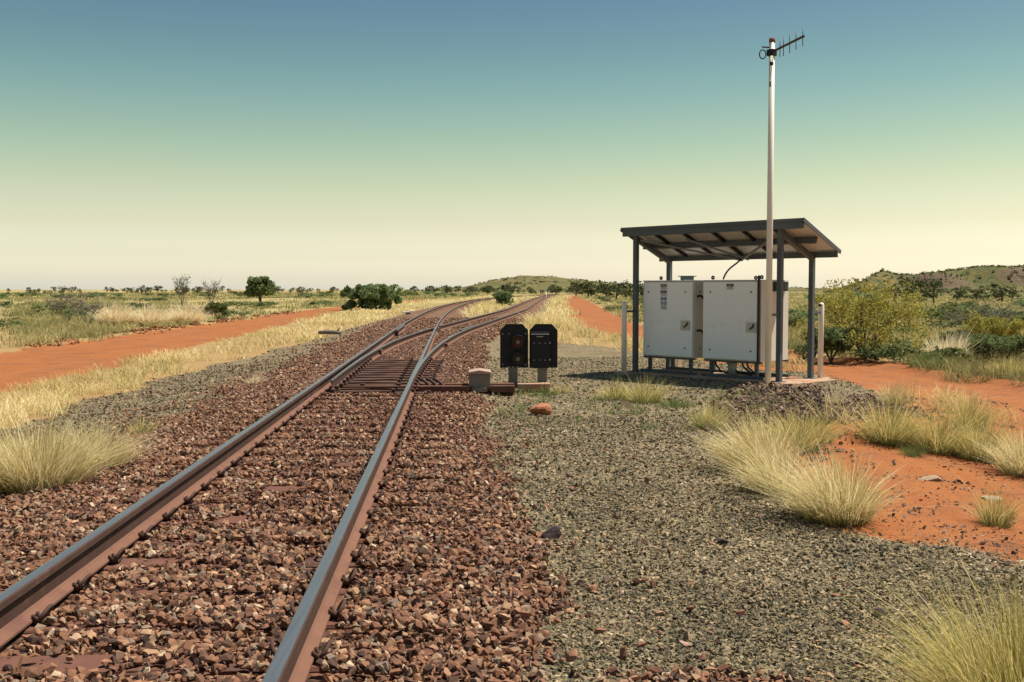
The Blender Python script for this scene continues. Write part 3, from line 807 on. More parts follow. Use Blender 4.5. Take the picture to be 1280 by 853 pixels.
for a_, b2_ in (((.08, .03), (1.72, 1.03)), ((1.72, 1.03), (3.12, .03)), ((1.15, .06), (1.9, 1.02))):
    MB().bar((*a_, RF(a_[1]) - .16), (*b2_, RF(b2_[1]) - .15), .035, .035, .003).build('bracing_strap', M['strap'], sh)
# corrugated sheet
nx = 52 * 6 + 1; xs = np.linspace(-.28, 3.71, nx); wv = .009 * np.sin(np.arange(nx) * 2 * math.pi / 6)
V = []; ylist = [-.13, .3, .7, 1.14]
for dz_ in (.0, .004):
    for y in ylist: V += [(x, y, RF(y) + .012 + w + dz_) for x, w in zip(xs, wv)]
V = np.array(V); F = []; ny = len(ylist)
idx = np.arange(nx - 1)
for j in range(ny - 1):
    a_ = j * nx + idx; F.append(np.stack([a_ + nx, a_ + nx + 1, a_ + 1, a_], 1))
    a_ = a_ + ny * nx; F.append(np.stack([a_, a_ + 1, a_ + nx + 1, a_ + nx], 1))
for j in (0, ny - 1):
    a_ = j * nx + idx; F.append(np.stack([a_, a_ + 1, a_ + 1 + ny * nx, a_ + ny * nx], 1))
link('roof_sheet', np_mesh('roof_sheet', V, np.concatenate(F), smooth=True), sh, M['roof_top'])
for x in (-.285, 3.715):
    MB().bar((x, -.13, RF(-.13) + .0), (x, 1.15, RF(1.15) + .0), .014, .075, .003).build('barge_trim', M['steel_dark'], sh)

# cabinets
def text_mesh(body, size):
    cu = bpy.data.curves.new('txt', 'FONT'); cu.body = body; cu.size = size; cu.align_x = 'CENTER'; cu.align_y = 'CENTER'; cu.extrude = .0008
    cu.resolution_u = 2
    o = bpy.data.objects.new('txt', cu); COL.objects.link(o)
    dg = bpy.context.evaluated_depsgraph_get(); dg.update()
    me = bpy.data.meshes.new_from_object(o.evaluated_get(dg)); bpy.data.objects.remove(o); bpy.data.curves.remove(cu); return me
def put_text(body, size, parent, x, y, z, mat):
    o = link('lettering', text_mesh(body, size), parent, mat); o.location = (x, y, z); o.rotation_euler = (math.pi / 2, 0, 0); return o
def danger(parent, x, z, lines=True):
    lb = MB().box((x, -.034, z), (.15, .004, .105)).build('safety_label', M['lab_white'], parent)
    MB().box((x, -.0375, z + .028), (.142, .003, .046)).build('label_band', M['lab_black'], lb)
    o = MB(); o.prism([(.055 * math.cos(a_ * .524), .017 * math.sin(a_ * .524)) for a_ in range(12)], -.0012, .0012, 0, Matrix.Translation((x, -.0402, z + .028)) @ XZ); o.build('red_oval', M['lab_red'], lb)
    put_text('DANGER', .024, lb, x, -.0425, z + .028, M['lab_white'])
    put_text('ELECTRIC', .022, lb, x, -.0372, z - .012, M['lab_black']); put_text('SHOCK RISK', .019, lb, x, -.0372, z - .036, M['lab_black'])
CW, CD, CZ0, CZ1 = 1.215, .92, .325, 1.79
def cabinet(x0, label, left):
    c = tag(empty('equipment_cabinet', hw(x0, .13), HR), label, 'cabinet')
    H = CZ1 - CZ0
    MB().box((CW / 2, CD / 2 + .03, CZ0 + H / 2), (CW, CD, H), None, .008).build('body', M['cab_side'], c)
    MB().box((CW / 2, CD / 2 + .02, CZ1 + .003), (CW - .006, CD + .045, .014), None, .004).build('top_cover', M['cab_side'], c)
    dd = MB().box((CW / 2 + (.018 if left else -.02), 0, CZ0 + H / 2), (CW - .055, .05, H - .05), None, .008).build('door', M['cab_paint'], c)
    hx = CW - .165
    rp = MB().box((hx, -.0265, CZ0 + .62), (.235, .006, .20), None, .002).build('lock_plate', M['cab_side'], dd)
    MB().box((hx + .01, -.0305, CZ0 + .62), (.195, .004, .165)).build('lock_recess', M['concrete_pale'], rp)
    MB().bar((hx - .02, -.045, CZ0 + .585), (hx + .06, -.045, CZ0 + .645), .022, .022, .004).bar((hx + .045, -.045, CZ0 + .63), (hx + .055, -.045, CZ0 + .685), .02, .02, .004).build('handle', M['black'], rp)
    for bx in (.17, CW - .17):
        for bz in (CZ0 + .19, CZ1 - .21):
            disc(MB(), (bx, bz), .015, -.036, -.024, 10).build('bolt', M['black'], dd)
    for ex, ey in ((.36 if left else .12, .12), (CW - .62 if not left else .36, CD - .1), (CW - .05, .12)):
        if left and ex > 1: continue
        e = MB(); e.tube([(ex + .024 * math.cos(k * math.pi / 8), ey, CZ1 + .055 + .024 * math.sin(k * math.pi / 8)) for k in range(17)], .015, 6, False)
        e.tube([(ex, ey, CZ1 + .02), (ex, ey, CZ1 + .035)], .022, 8); e.build('lifting_eye', M['black'], c)
    # stand under the box
    for lx in (.12, CW - .12):
        for ly in (.10, CD - .08): MB().box((lx, ly, (CZ0 + .06) / 2), (.06, .06, CZ0 - .06), None, .004).build('stand_leg', M['steel_dark'], c)
    for ly in (.04, CD - .02): MB().box((CW / 2, ly, .04), (CW + .12, .05, .05), None, .004).build('stand_rail', M['steel_dark'], c)
    for ly in (.02, CD): MB().box((CW / 2, ly + .04, CZ0 - .018), (CW, .05, .034), None, .004).build('stand_beam', M['steel_dark'], c)
    if left:
        danger(dd, .54, CZ1 - .115); danger(dd, .54, CZ1 - .235)
        lb = MB().box((.54, -.029, CZ1 - .42), (.15, .003, .26)).build('safety_label', M['lab_white'], dd)
        for r_, z_ in enumerate((CZ1 - .345, CZ1 - .43)):
            for q in (-.037, .037):
                rg = disc(MB(), (.54 + q, z_), .031, -.034, -.030, 18).build('symbol_disc', M['lab_blue'], lb)
                disc(MB(), (.54 + q, z_), .011 + .004 * r_, -.037, -.0335, 10).build('symbol_figure', M['lab_white'], rg)
        for z_ in (CZ1 - .495, CZ1 - .515, CZ1 - .535): MB().box((.54, -.0315, z_), (.11, .003, .007)).build('print_line', M['lab_black'], lb)
        v = MB(); v.tube([(.70, .5, CZ1 + .02), (.70, .5, CZ1 + .085)], .13, 20); v.tube([(.70, .5, CZ1 + .085), (.70, .5, CZ1 + .10)], [.19, .17], 20); v.build('roof_vent', M['vent'], c)
        for z_ in (CZ1 - .30, CZ1 - .95): MB().tube([(CW - .01, .13, z_), (CW + .05, .12, z_ + .02), (CW + .11, .11, z_ + .005), (CW + .16, .10, z_ - .04), (CW + .22, .10, z_ - .11), (CW + .26, .12, z_ - .13)], .022, 8).build('conduit', M['black_rubber'], c)
        for z_ in (CZ1 - .21, CZ0 + .18): disc(MB(), (0, 0), .014, 0, .01, 8).build('side_bolt', M['black'], c, (CW + .004, .20, z_))
    else:
        danger(dd, .60, CZ1 - .115)
        MB().box((CW - .012, -.028, CZ0 + H / 2 + .04), (.03, .05, H + .09), None, .006).build('hinge_bar', M['black'], c)
        MB().box((CW + .035, .62, CZ1 - .11), (.07, .42, .17), None, .01).build('side_vent', M['green_box'], c)
        for q in (-.11, .11): MB().box((CW + .074, .62 + q, CZ1 - .11), (.008, .12, .10), None, .002).build('vent_window', M['steel_dark'], c)
        for bx, ph in ((.02, .0), (.30, .6), (.62, .3), (.72, .2)):
            MB().tube([(bx, .35, CZ0 - .02), (bx + .02, .36, .2), (bx + .09 + ph * .2, .42, .08), (bx + .2 + ph * .2, .5, .05), (bx + .3 + ph * .2, .55, .02)], .018, 7).build('conduit', M['black_rubber'], c)
        MB().tube([(.38, .4, .01), (.38, .4, CZ0)], [.07, .1], 12).build('cable_duct', M['galv'], c)
    return c
cabinet(.065, 'left white equipment cabinet with stacked warning labels and a roof vent', True)
cabinet(1.51, 'right white equipment cabinet with a single warning label beside the tall mast', False)
cb = MB(); cpts = []
A_ = hw(1.75, .98, RF(.98) - .12); B_ = hw(1.62, .6, CZ1 + .03)
for k in range(13):
    q = k / 12; cpts.append(A_.lerp(B_, q ** 1.2 if q < 1 else 1) + Vector((.10 * math.sin(q * math.pi) * (.5 - q), 0, .10 * math.sin(q * math.pi) * (q - .3))))
cb.tube(cpts, .016, 8); tag(cb.build('cable', M['black_rubber']), 'black cable hanging from the shelter roof to the cabinet top', 'cable')

def bollard(x, y, label, dark=False):
    b = tag(empty('bollard', hw(x, y, 0), HR), label, 'bollard')
    MB().tube([(0, 0, -.1), (0, 0, 1.345), (0, 0, 1.37), (0, 0, 1.385)], [.05, .05, .042, .02], 16).build('pipe', M['white_paint'], b)
    sgn = 1 if y < 0 else -1
    MB().bar((0, sgn * .046, 1.20), (0, sgn * .305, 1.20), .035, .04, .003).build('bracket', M['steel_dark'], b)
    if dark: MB().box((0, -.045, 1.335), (.055, .02, .04), None, .008).build('clamp', M['black'], b)
    return b
bollard(0, -.35, 'white pipe bollard at the left front corner of the shelter')
bollard(3.2, 1.42, 'white pipe bollard right of the shelter in front of the yellow bush', True)
bollard(0, 1.42, 'white pipe bollard behind the cabinets seen under the left cabinet')

ma = tag(empty('radio_mast', hw(3.2, -.35, 0), HR), 'tall white pole carrying a small aerial in front of the shelter', 'mast')
MB().tube([(0, 0, -.15), (0, 0, 2.9), (0, 0, 5.86)], [.053, .052, .047], 18).build('pole', M['white_paint'], ma)
MB().bar((0, .05, 1.19), (0, .305, 1.19), .035, .04, .003).build('bracket', M['steel_dark'], ma)
MB().tube([(0, 0, 5.80), (0, 0, 5.875)], .052, 18).build('cap', M['rust'], ma)
Ri = Matrix.Rotation(-HR, 3, 'Z')
bd = Ri @ Vector((.23, -.97, 0)).normalized(); bs = Ri @ Vector((1, 0, 0))
an = MB().bar(bd * -.12 + Vector((0, 0, 5.66)) + bs * .03, bd * 1.02 + Vector((0, 0, 5.675)) + bs * .03, .03, .03, .004).build('antenna_boom', M['rust_dark'], ma)
for k, (q, L) in enumerate(((.22, .30), (.34, .33), (.55, .32), (.76, .31), (.98, .29))):
    p_ = bd * q + Vector((0, 0, 5.67)) + bs * .03
    MB().tube([p_ - Vector((0, 0, L / 2)), p_ + Vector((0, 0, L / 2))], .0075, 6).build('antenna_element', M['steel_dark'], an)
MB().box(Vector((-.02, 0, 5.63)) + bd * .03, (.13, .13, .11), None, .015).build('clamp', M['black'], ma)
MB().tube([Vector((0, 0, 5.60)) - bs * .13 + bs * .055 * math.cos(k * math.pi / 10) + Vector((0, -.05, .075 * math.sin(k * math.pi / 10))) for k in range(21)], .010, 6, False).build('cable_coil', M['black_rubber'], ma)
MB().bar(Vector((0, 0, 5.73)) - bs * .17, Vector((0, 0, 5.72)) + bs * .03, .02, .02, .003).build('antenna_arm', M['rust_dark'], ma)
fl = Ri @ Vector((-.3, -1, 0)).normalized()
MB().box(fl * .055 + Vector((0, 0, 5.44)), (.05, .05, .06), None, .012).build('cable_gland', M['black'], ma)
MB().box(fl * .054 + Vector((-.02, 0, 5.1)), (.02, .02, .09), None, .004).build('cable_clip', M['black'], ma)

# ------------------------------------------------------------------ vegetation builders
def blades(base, hgt, wid, lean, az, rnd=None, droop=.35):
    """arrays for n blades -> V, F, C; three levels"""
    n = len(base)
    if rnd is None: rnd = rng.random(n)
    dx, dy = np.sin(az), np.cos(az)
    wa = az + rng.uniform(-1.2, 1.2, n) + np.pi / 2
    wx, wy = np.sin(wa), np.cos(wa)
    V = np.zeros((n, 5, 3))
    for lv, (t_, wf) in enumerate(((0, 1.), (.55, .8))):
        ox = lean * hgt * t_ * (1 + droop * t_); zz = hgt * t_ * np.sqrt(np.maximum(.1, 1 - (lean * .55) ** 2))
        for s, q in ((0, -1), (1, 1)):
            V[:, lv * 2 + s, 0] = base[:, 0] + dx * ox + q * wx * wid * wf * .5
            V[:, lv * 2 + s, 1] = base[:, 1] + dy * ox + q * wy * wid * wf * .5
            V[:, lv * 2 + s, 2] = base[:, 2] + zz
    ox = lean * hgt * (1 + droop * 1.6)
    V[:, 4, 0] = base[:, 0] + dx * ox; V[:, 4, 1] = base[:, 1] + dy * ox
    V[:, 4, 2] = base[:, 2] + hgt * np.sqrt(np.maximum(.1, 1 - (lean * .62) ** 2)) * (1 - .12 * lean)
    F = np.array([[0, 1, 3], [0, 3, 2], [2, 3, 4]])
    F = (F[None] + (np.arange(n) * 5)[:, None, None]).reshape(-1, 3)
    C = np.zeros((n, 5, 3)); C[:, :, 0] = rnd[:, None]; C[:, :, 1] = np.array([0, 0, .55, .55, 1.])[None]; C[:, :, 2] = rng.random(n)[:, None]
    return V.reshape(-1, 3), F, C.reshape(-1, 3)
def tuft_mesh(name, n, r, h, w, spread=.75, wind=(.12, 0), mat='straw'):
    a_ = rng.uniform(0, 2 * np.pi, n); q = np.sqrt(rng.random(n))
    base = np.stack([np.cos(a_) * q * r, np.sin(a_) * q * r, np.full(n, -.02)], 1)
    az = np.arctan2(base[:, 0], base[:, 1]) + rng.normal(0, .5, n)
    lean = np.clip(q * spread + rng.normal(0, .22, n), -.15, 1.3)
    hh = h * (1 - .45 * q ** 2) * rng.uniform(.45, 1.05, n) * np.where(rng.random(n) < .09, 1.28, 1.0)
    V, F, C = blades(base, hh, np.full(n, w), lean, az)
    V[:, 0] += wind[0] * C[:, 1] ** 2 * h; V[:, 1] += wind[1] * C[:, 1] ** 2 * h
    me = np_mesh(name, V, F, col=C); me.materials.append(M[mat]); return me
def tuft(x, y, n, r, h, w, label, mat='straw', group=None, spread=.75, rz=0, wind=(.12, 0)):
    o = link('grass_tussock', tuft_mesh('grass_tussock', n, r, h, w, spread, wind, mat))
    o.location = (x, y, hz(x, y)); o.rotation_euler = (0, 0, rz)
    return tag(o, label, 'grass tussock', group or 'grass tussocks on the roadside')
def leaf_cloud(centres, radii, per, size, flat=1.0, shade=0):
    """leaf quads on lumps: V, F(4), C"""
    Cn, Rn = np.asarray(centres, float), np.asarray(radii, float)
    k = np.repeat(np.arange(len(Cn)), per); n = len(k)
    d = rng.normal(size=(n, 3)); d /= np.linalg.norm(d, axis=1)[:, None]
    p = Cn[k] + d * (Rn[k] * rng.uniform(.35, 1.06, n) ** .6)[:, None] * np.array([1, 1, flat])
    u = rng.normal(size=(n, 3)); u /= np.linalg.norm(u, axis=1)[:, None]
    v = np.cross(u, rng.normal(size=(n, 3))); v /= np.linalg.norm(v, axis=1)[:, None]
    s = size * rng.uniform(.5, 1.3, n)[:, None]
    V = np.stack([p - u * s, p + v * s * .5, p + u * s, p - v * s * .5], 1).reshape(-1, 3)
    F = np.arange(n * 4).reshape(-1, 4)
    rr_ = np.clip(rng.random(n) * .6 + np.repeat(rng.random(len(Cn)), per) * .4, 0, 1)
    C = np.zeros((n * 4, 3)); C[:, 0] = np.repeat(rr_, 4)
    return V, F, C
def limb_skeleton(h, spread, n, seed, trunk_r, lo=.25, curve=.2):
    """trunk and limbs from a base; returns MB and limb ends"""
    r = random.Random(seed); mb = MB(); ends = []
    for k in range(n):
        a_ = 2 * math.pi * (k + r.uniform(-.3, .3)) / n; L = r.uniform(.65, 1.0)
        z0 = h * lo * r.uniform(.2, 1.0); e = Vector((math.cos(a_) * spread * L, math.sin(a_) * spread * L, h * r.uniform(.6, .95)))
        m1 = Vector((e.x * .3, e.y * .3, z0 + (e.z - z0) * .35)); m2 = Vector((e.x * .65 + r.uniform(-1, 1) * spread * .12, e.y * .65 + r.uniform(-1, 1) * spread * .12, z0 + (e.z - z0) * .7))
        mb.tube([(r.uniform(-.02, .02) * h, 0, -.1), (e.x * .06, e.y * .06, z0), m1, m2, e], [trunk_r, trunk_r * .8, trunk_r * .5, trunk_r * .33, trunk_r * .12], 6)
        ends += [m2, e]
        for q in range(2):
            b_ = m1.lerp(m2, r.random()); f_ = b_ + Vector((r.uniform(-1, 1) * spread * .4, r.uniform(-1, 1) * spread * .4, h * r.uniform(.08, .3)))
            mb.tube([b_, b_.lerp(f_, .5) + Vector((0, 0, h * .02)), f_], [trunk_r * .35, trunk_r * .22, trunk_r * .08], 5); ends.append(f_)
    return mb, ends
def bush(name, x, y, h, w, seed, leaf, leafsize, per, label, cat='bush', group=None, nl=7, tr=.05, lo=.15, flat=.75, lump=.26, extra=10, low=.3, rz=0, part='crown'):
    o = tag(empty(name, (x, y, hz(x, y)), rz), label, cat, group)
    r = random.Random(seed * 3 + 1)
    mb, ends = limb_skeleton(h, w * .40, nl, seed, tr, lo); mb.build('trunk', M['bark'], o)
    cs = [e + Vector((0, 0, h * .03)) for e in ends]
    for _ in range(extra):
        a_ = r.uniform(0, 6.283); q = math.sqrt(r.random()) * w * .42
        cs.append(Vector((math.cos(a_) * q, math.sin(a_) * q, h * r.uniform(low, .9) * (1 - .35 * (q / (w * .5)) ** 2))))
    rr_ = [h * lump * r.uniform(.55, 1.15) for _ in cs]
    cs = [Vector((c.x, c.y, min(c.z, h - q_ * flat))) for c, q_ in zip(cs, rr_)]
    V, F, C = leaf_cloud(cs, rr_, per, leafsize, flat)
    V[:, 2] = np.maximum(V[:, 2], .02)
    link(part, np_mesh(part, V, F, col=C), o, M[leaf]); return o

# ------------------------------------------------------------------ near tussocks, each a thing
T = tuft
T(1.98, 3.95, 2600, .25, .70, .0042, 'big yellow green tussock in the bottom right corner of the view', 'straw_green', wind=(-.06, 0), spread=.62)
T(2.42, 4.15, 700, .16, .55, .0042, 'straw tussock at the right frame edge just behind the big corner tussock', 'straw', wind=(-.1, 0))
T(2.40, 7.6, 1500, .20, .66, .005, 'dense straw tussock nearest the red dirt with its tip at the gravel edge', 'straw', wind=(-.16, 0))
T(2.26, 8.7, 900, .18, .56, .005, 'straw tussock tucked between the two largest clumps on the gravel edge', 'straw', wind=(-.16, 0))
T(2.36, 9.8, 1300, .24, .66, .0055, 'wide golden tussock leaning left over the gravel edge', 'straw', wind=(-.22, 0))
T(3.05, 11.1, 800, .20, .62, .006, 'yellow green tussock behind the golden clumps before the dark rubble', 'straw_green', wind=(-.08, 0))
T(3.5, 11.9, 380, .16, .46, .006, 'small green tussock at the foot of the rubble heap', 'straw_green')
T(2.42, 12.7, 330, .15, .52, .006, 'thin upright tussock alone on the gravel in front of the shelter', 'straw_green', spread=.55)
T(1.98, 15.6, 420, .24, .50, .007, 'low yellow green tussock at the left front corner of the shelter', 'straw_green')
T(1.6, 16.0, 300, .20, .40, .007, 'short pale tussock left of the shelter beside the gravel', 'straw_green')
T(2.35, 15.0, 200, .18, .24, .007, 'short green tussock in front of the cabinets', 'green_grass')
T(4.5, 12.3, 1000, .24, .70, .006, 'yellow green tussock at the left end of the row beyond the red dirt', 'straw_green', spread=.85)
T(4.95, 12.0, 900, .22, .66, .006, 'dense tussock second in the row beyond the red dirt', 'straw_green', spread=.85)
T(5.3, 11.6, 900, .22, .62, .006, 'rounded tussock third in the row beyond the red dirt', 'straw_green')
T(4.45, 11.5, 260, .10, .22, .005, 'little bright green tuft in front of the row beyond the red dirt', 'green_grass')
T(6.0, 13.6, 700, .18, .56, .006, 'upright tussock behind the row against the red road', 'straw_green', spread=.6)
T(5.35, 10.7, 1000, .24, .62, .006, 'straw tussock at the right frame edge beyond the red dirt', 'straw', spread=.85)
T(5.6, 15.2, 260, .16, .50, .006, 'sparse straw tussock on the near edge of the right road', 'straw', spread=.6)
T(4.75, 15.2, 120, .10, .40, .006, 'wispy lone tuft on the red road right of the shelter', 'straw_pale', spread=.4)
T(3.64, 7.75, 320, .09, .40, .0045, 'small upright tuft alone on the red dirt at the right', 'straw_green', spread=.55)
T(-4.0, 8.8, 1700, .28, .78, .0055, 'large straw tussock at the left beside the ballast shoulder', 'straw', wind=(.08, 0), spread=.6)
T(-4.55, 8.9, 1300, .28, .72, .0055, 'straw tussock at the left frame edge next to the large one', 'straw', wind=(.1, 0))
T(-3.95, 9.7, 1100, .26, .58, .0055, 'straw tussock just behind the large one left of the ballast', 'straw', wind=(.1, 0))
T(-5.0, 10.5, 700, .26, .45, .006, 'greenish straw tussock at the left edge nearer the red road', 'straw_green')
T(-4.35, 12.2, 170, .12, .32, .006, 'thin pale tuft standing in the grey gravel left of the track', 'straw_green', spread=.55)
T(-4.55, 18.4, 160, .10, .30, .008, 'small pale tuft alone on the gravel shoulder far left of the points', 'straw_pale', spread=.6)
T(.53, 16.55, 170, .16, .22, .007, 'short green grass tuft growing against the concrete plinth', 'green_grass')
T(.78, 16.9, 130, .12, .26, .007, 'thin grass tuft at the right end of the concrete plinth', 'straw_green')
for x, y, h, lab in ((-20.7, 54, 1.55, 'pale feathery grass clump leftmost of three beyond the left road'), (-18.9, 54.5, 1.35, 'pale feathery grass clump middle of three beyond the left road'),
                     (-17.6, 56, 1.5, 'pale feathery grass clump rightmost of three beyond the left road')):
    T(x, y, 1100, .62, h, .034, lab, 'straw_pale', 'pale clumps beyond the left road', spread=.55)
T(10.9, 22.6, 900, .35, .62, .011, 'straw tussock on the far side of the right road near the frame edge', 'straw_green', 'clumps across the right road')
T(11.6, 27.5, 700, .6, 1.05, .016, 'tall pale feathery grass clump between the yellow bush and the low bush', 'straw_pale', 'clumps across the right road', spread=.6)
T(9.9, 24.6, 700, .40, .60, .012, 'green grass clump in front of the yellow bush', 'green_grass', 'clumps across the right road')

# ------------------------------------------------------------------ grass nobody could count
def veg_zone(x, y):
    bal, gr, dl, dr, near, p, pd = masks(x, y)
    free = (1 - np.clip(bal * 2, 0, 1)) * (1 - np.clip(gr * 1.5, 0, 1)) * (1 - np.clip(dl * 1.3, 0, 1)) * (1 - np.clip(dr * 1.3, 0, 1)) * (1 - near * (y < 14))
    free = np.where((y > 12) & (y < 24) & (x > 1.2) & (p - R_pad(y) < .9), free * .12, free)
    return free, p
def straw_amount(x, y, p):
    rl, hl = road_l(y); rr_, hr = road_r(y)
    lv = (x > rl + hl - .1) & (p < 0); rv = (x < rr_ - hr + .1) & (p > 0)
    a_ = np.where(lv | rv, .86, np.where(p < 0, .24, .34))
    return np.clip(a_ + (fbm(x / 6, y / 6, 60) - .5) * .9, 0, 1)
Vs, Fs, Cs, o_ = [], [], [], 0
N = 26000
yo = (4.0 ** -.45 + rng.random(N) * (230. ** -.45 - 4.0 ** -.45)) ** (-1 / .45)
Y = 1300 * 1.9 / yo; X = Y * rng.uniform(-.53, .53, N)
fz_, p_ = veg_zone(X, Y)
k = rng.random(N) < fz_ * ss(.24, .54, fbm(X / np.clip(Y / 14, 1.2, 12), Y / np.clip(Y / 5, 1.2, 40), 71))
k &= ~((Y < 40) & (p_ > 0) & (fbm(X / 3, Y / 3, 80) < .47))
X, Y, p_, yo = X[k], Y[k], p_[k], yo[k]
sa = straw_amount(X, Y, p_)
nb = np.clip(5 + yo * .30, 6, 60).astype(int)
K = np.repeat(np.arange(len(X)), nb); n = len(K)
rt = np.clip(.16 + Y * .004, .16, 1.0)[K]
aa = rng.uniform(0, 6.283, n); q = np.sqrt(rng.random(n))
bx = X[K] + np.cos(aa) * q * rt * 1.3; by = Y[K] + np.sin(aa) * q * rt
base = np.stack([bx, by, height(bx, by) - .02], 1)
lowv = 1 - .42 * ((p_ < 0) & (p_ > -9)) * ss(5, 14, Y)
hh = ((.26 + .22 * rng.random(len(X)) + .12 * sa) * lowv)[K] * rng.uniform(.6, 1.1, n)
wd = np.maximum(.006, Y[K] / 1300 * .85)
lean = np.clip(q * .7 + rng.normal(0, .2, n), -.2, 1.2)
tone = np.clip(sa[K] * .75 + rng.random(n) * .3, 0, 1)
V, F, C = blades(base, hh, wd, lean, rng.uniform(0, 6.283, n), tone)
link('grass', np_mesh('grass', V, F, col=C), None, M['field'])
tag(bpy.data.objects['grass'], 'straw and green grass covering the verges and the plain', 'grass', kind='stuff')
print('field blades', n)

# small weeds on the gravel in front of the signals
n_ = 260; wx_ = rng.uniform(-1.0, 4.2, n_); wy_ = rng.uniform(12.5, 17.2, n_)
kk = fbm(wx_ / .6, wy_ / .6, 91) > .52; wx_, wy_ = wx_[kk], wy_[kk]
kk = masks(wx_, wy_)[0] < .2; wx_, wy_ = wx_[kk], wy_[kk]
K = np.repeat(np.arange(len(wx_)), 14); n = len(K)
base = np.stack([wx_[K] + rng.normal(0, .06, n), wy_[K] + rng.normal(0, .06, n), np.zeros(n)], 1); base[:, 2] = height(base[:, 0], base[:, 1]) - .005
V, F, C = blades(base, rng.uniform(.04, .15, n), np.full(n, .010), rng.uniform(.2, 1.1, n), rng.uniform(0, 6.28, n))
tag(link('weeds', np_mesh('weeds', V, F, col=C), None, M['green_grass']), 'small green weeds on the gravel near the signals and shelter', 'weeds', kind='stuff')

# ------------------------------------------------------------------ bushes and trees
bush('wattle_bush', 9.35, 27.6, 2.15, 3.8, 11, 'leaf_wattle', .040, 72, 'large yellow flowering wattle bush right of the shelter', nl=11, tr=.035, lo=.1, lump=.12, extra=120, low=.14, flat=.9)
bush('bush', 14.2, 30.2, 1.3, 2.1, 12, 'leaf_wattle', .045, 90, 'low yellowish bush near the right frame edge', nl=7, tr=.025, lump=.16, extra=26, low=.2, flat=.9)
bush('bush', 8.3, 27.0, .95, 1.5, 13, 'leaf_mid', .05, 150, 'low green bush at the left foot of the yellow wattle', nl=6, tr=.03, lump=.3, extra=8)
bush('bush', 12.9, 27.0, .75, 2.2, 14, 'leaf_dark', .05, 150, 'low dark green bush under the low yellowish bush', nl=6, tr=.03, lump=.36, extra=8)
bush('bush', -12.3, 92, 2.3, 6.0, 15, 'leaf_mid', .17, 120, 'broad green bush left of the track in the middle distance', nl=9, tr=.06, lump=.24, extra=34, low=.15)
bush('bush', -1.0, 112, 1.5, 2.0, 16, 'leaf_mid', .15, 70, 'small round green bush between the two diverging tracks', nl=6, tr=.04, lump=.36, extra=8, low=.2)
bush('tree', -29.0, 120, 3.4, 3.2, 17, 'leaf_dark', .20, 110, 'lone round headed green tree beyond the left road', 'tree', nl=7, tr=.09, lo=.42, lump=.19, extra=34, low=.48)
bush('bush', -20.5, 72, 1.0, 1.6, 18, 'leaf_shrub', .12, 90, 'grey green bush right of the bare saplings', nl=6, tr=.03, lump=.34, extra=8)

def dead_shrub(x, y, h, w, seed, label, leafy=0):
    o = tag(empty('dead_shrub', (x, y, hz(x, y))), label, 'shrub')
    mb, ends = limb_skeleton(h, w * .5, 8, seed, .035 * h / 2.5, .12)
    r = random.Random(seed)
    for e in list(ends):
        for q in range(4):
            f_ = e + Vector((r.uniform(-.3, .3) * w, r.uniform(-.3, .3) * w, r.uniform(.05, .30) * h)); mb.tube([e, f_], [.012 * h / 2, .004], 4)
    mb.build('branches', M['dead_twig'], o)
    if leafy:
        V, F, C = leaf_cloud([e + Vector((0, 0, .1 * h)) for e in ends], [h * .12] * len(ends), leafy, .07, 1.2)
        link('foliage', np_mesh('foliage', V, F, col=C), o, M['leaf_far'])
dead_shrub(-32.6, 103, 3.0, 1.7, 31, 'bare pointed sapling beyond the pale clumps', 10)
dead_shrub(-30.3, 105, 2.6, 1.8, 32, 'bare grey sapling just right of the pointed one', 6)
dead_shrub(-24.8, 58, 1.9, 2.4, 33, 'leafless grey shrub standing left beyond the road')
dead_shrub(-21.2, 52, 1.5, 2.2, 34, 'leafless grey shrub leaning low left of the pale clumps')
dead_shrub(-26.5, 48, 1.3, 3.0, 35, 'tangle of dry grey twigs at the left frame edge')
dead_shrub(15.4, 34, 1.5, 2.4, 36, 'dry bare shrub behind the low yellowish bush')

# mid distance shrubs, copies of three bushes
protos = []
for k, (lf, lab) in enumerate((('leaf_shrub', ''), ('leaf_mid', ''), ('leaf_dark', ''))):
    cs = [Vector((random.uniform(-.6, .6), random.uniform(-.6, .6), random.uniform(.25, .75))) for _ in range(9)]
    V, F, C = leaf_cloud(cs, [random.uniform(.2, .4) for _ in cs], 34, .11, .8); V[:, 2] = np.maximum(V[:, 2], 0)
    me = np_mesh('shrub', V, F, col=C); me.materials.append(M[lf]); protos.append(me)
shl = {0: 'low grey green shrub dotted over the plain', 1: 'low fresh green shrub dotted over the plain', 2: 'low dark green shrub dotted over the plain'}
cnt = 0
while cnt < 170:
    yo_ = 6 + 44 * random.random() ** 2; y = 1300 * 1.9 / yo_; x = y * random.uniform(-.50, .50)
    fz_, p_ = veg_zone(np.array([x]), np.array([y])); rl, hl = road_l(np.array([y])); rr_, hr = road_r(np.array([y]))
    if fz_[0] < .8 or (rl[0] + hl[0] < x < rr_[0] + hr[0]): continue
    k = random.choice((0, 0, 1, 1, 2)); o = link('shrub', protos[k]); s = random.uniform(.5, 1.25) * (.8 + y / 260)
    o.location = (x, y, hz(x, y)); o.scale = (s * random.uniform(1, 1.7), s * 1.3, s * random.uniform(.5, .85)); o.rotation_euler = (0, 0, random.uniform(0, 6.28))
    tag(o, shl[k] + (' left of the track' if x < rl[0] else ' right of the track'), 'shrub', 'low shrubs on the plain'); cnt += 1

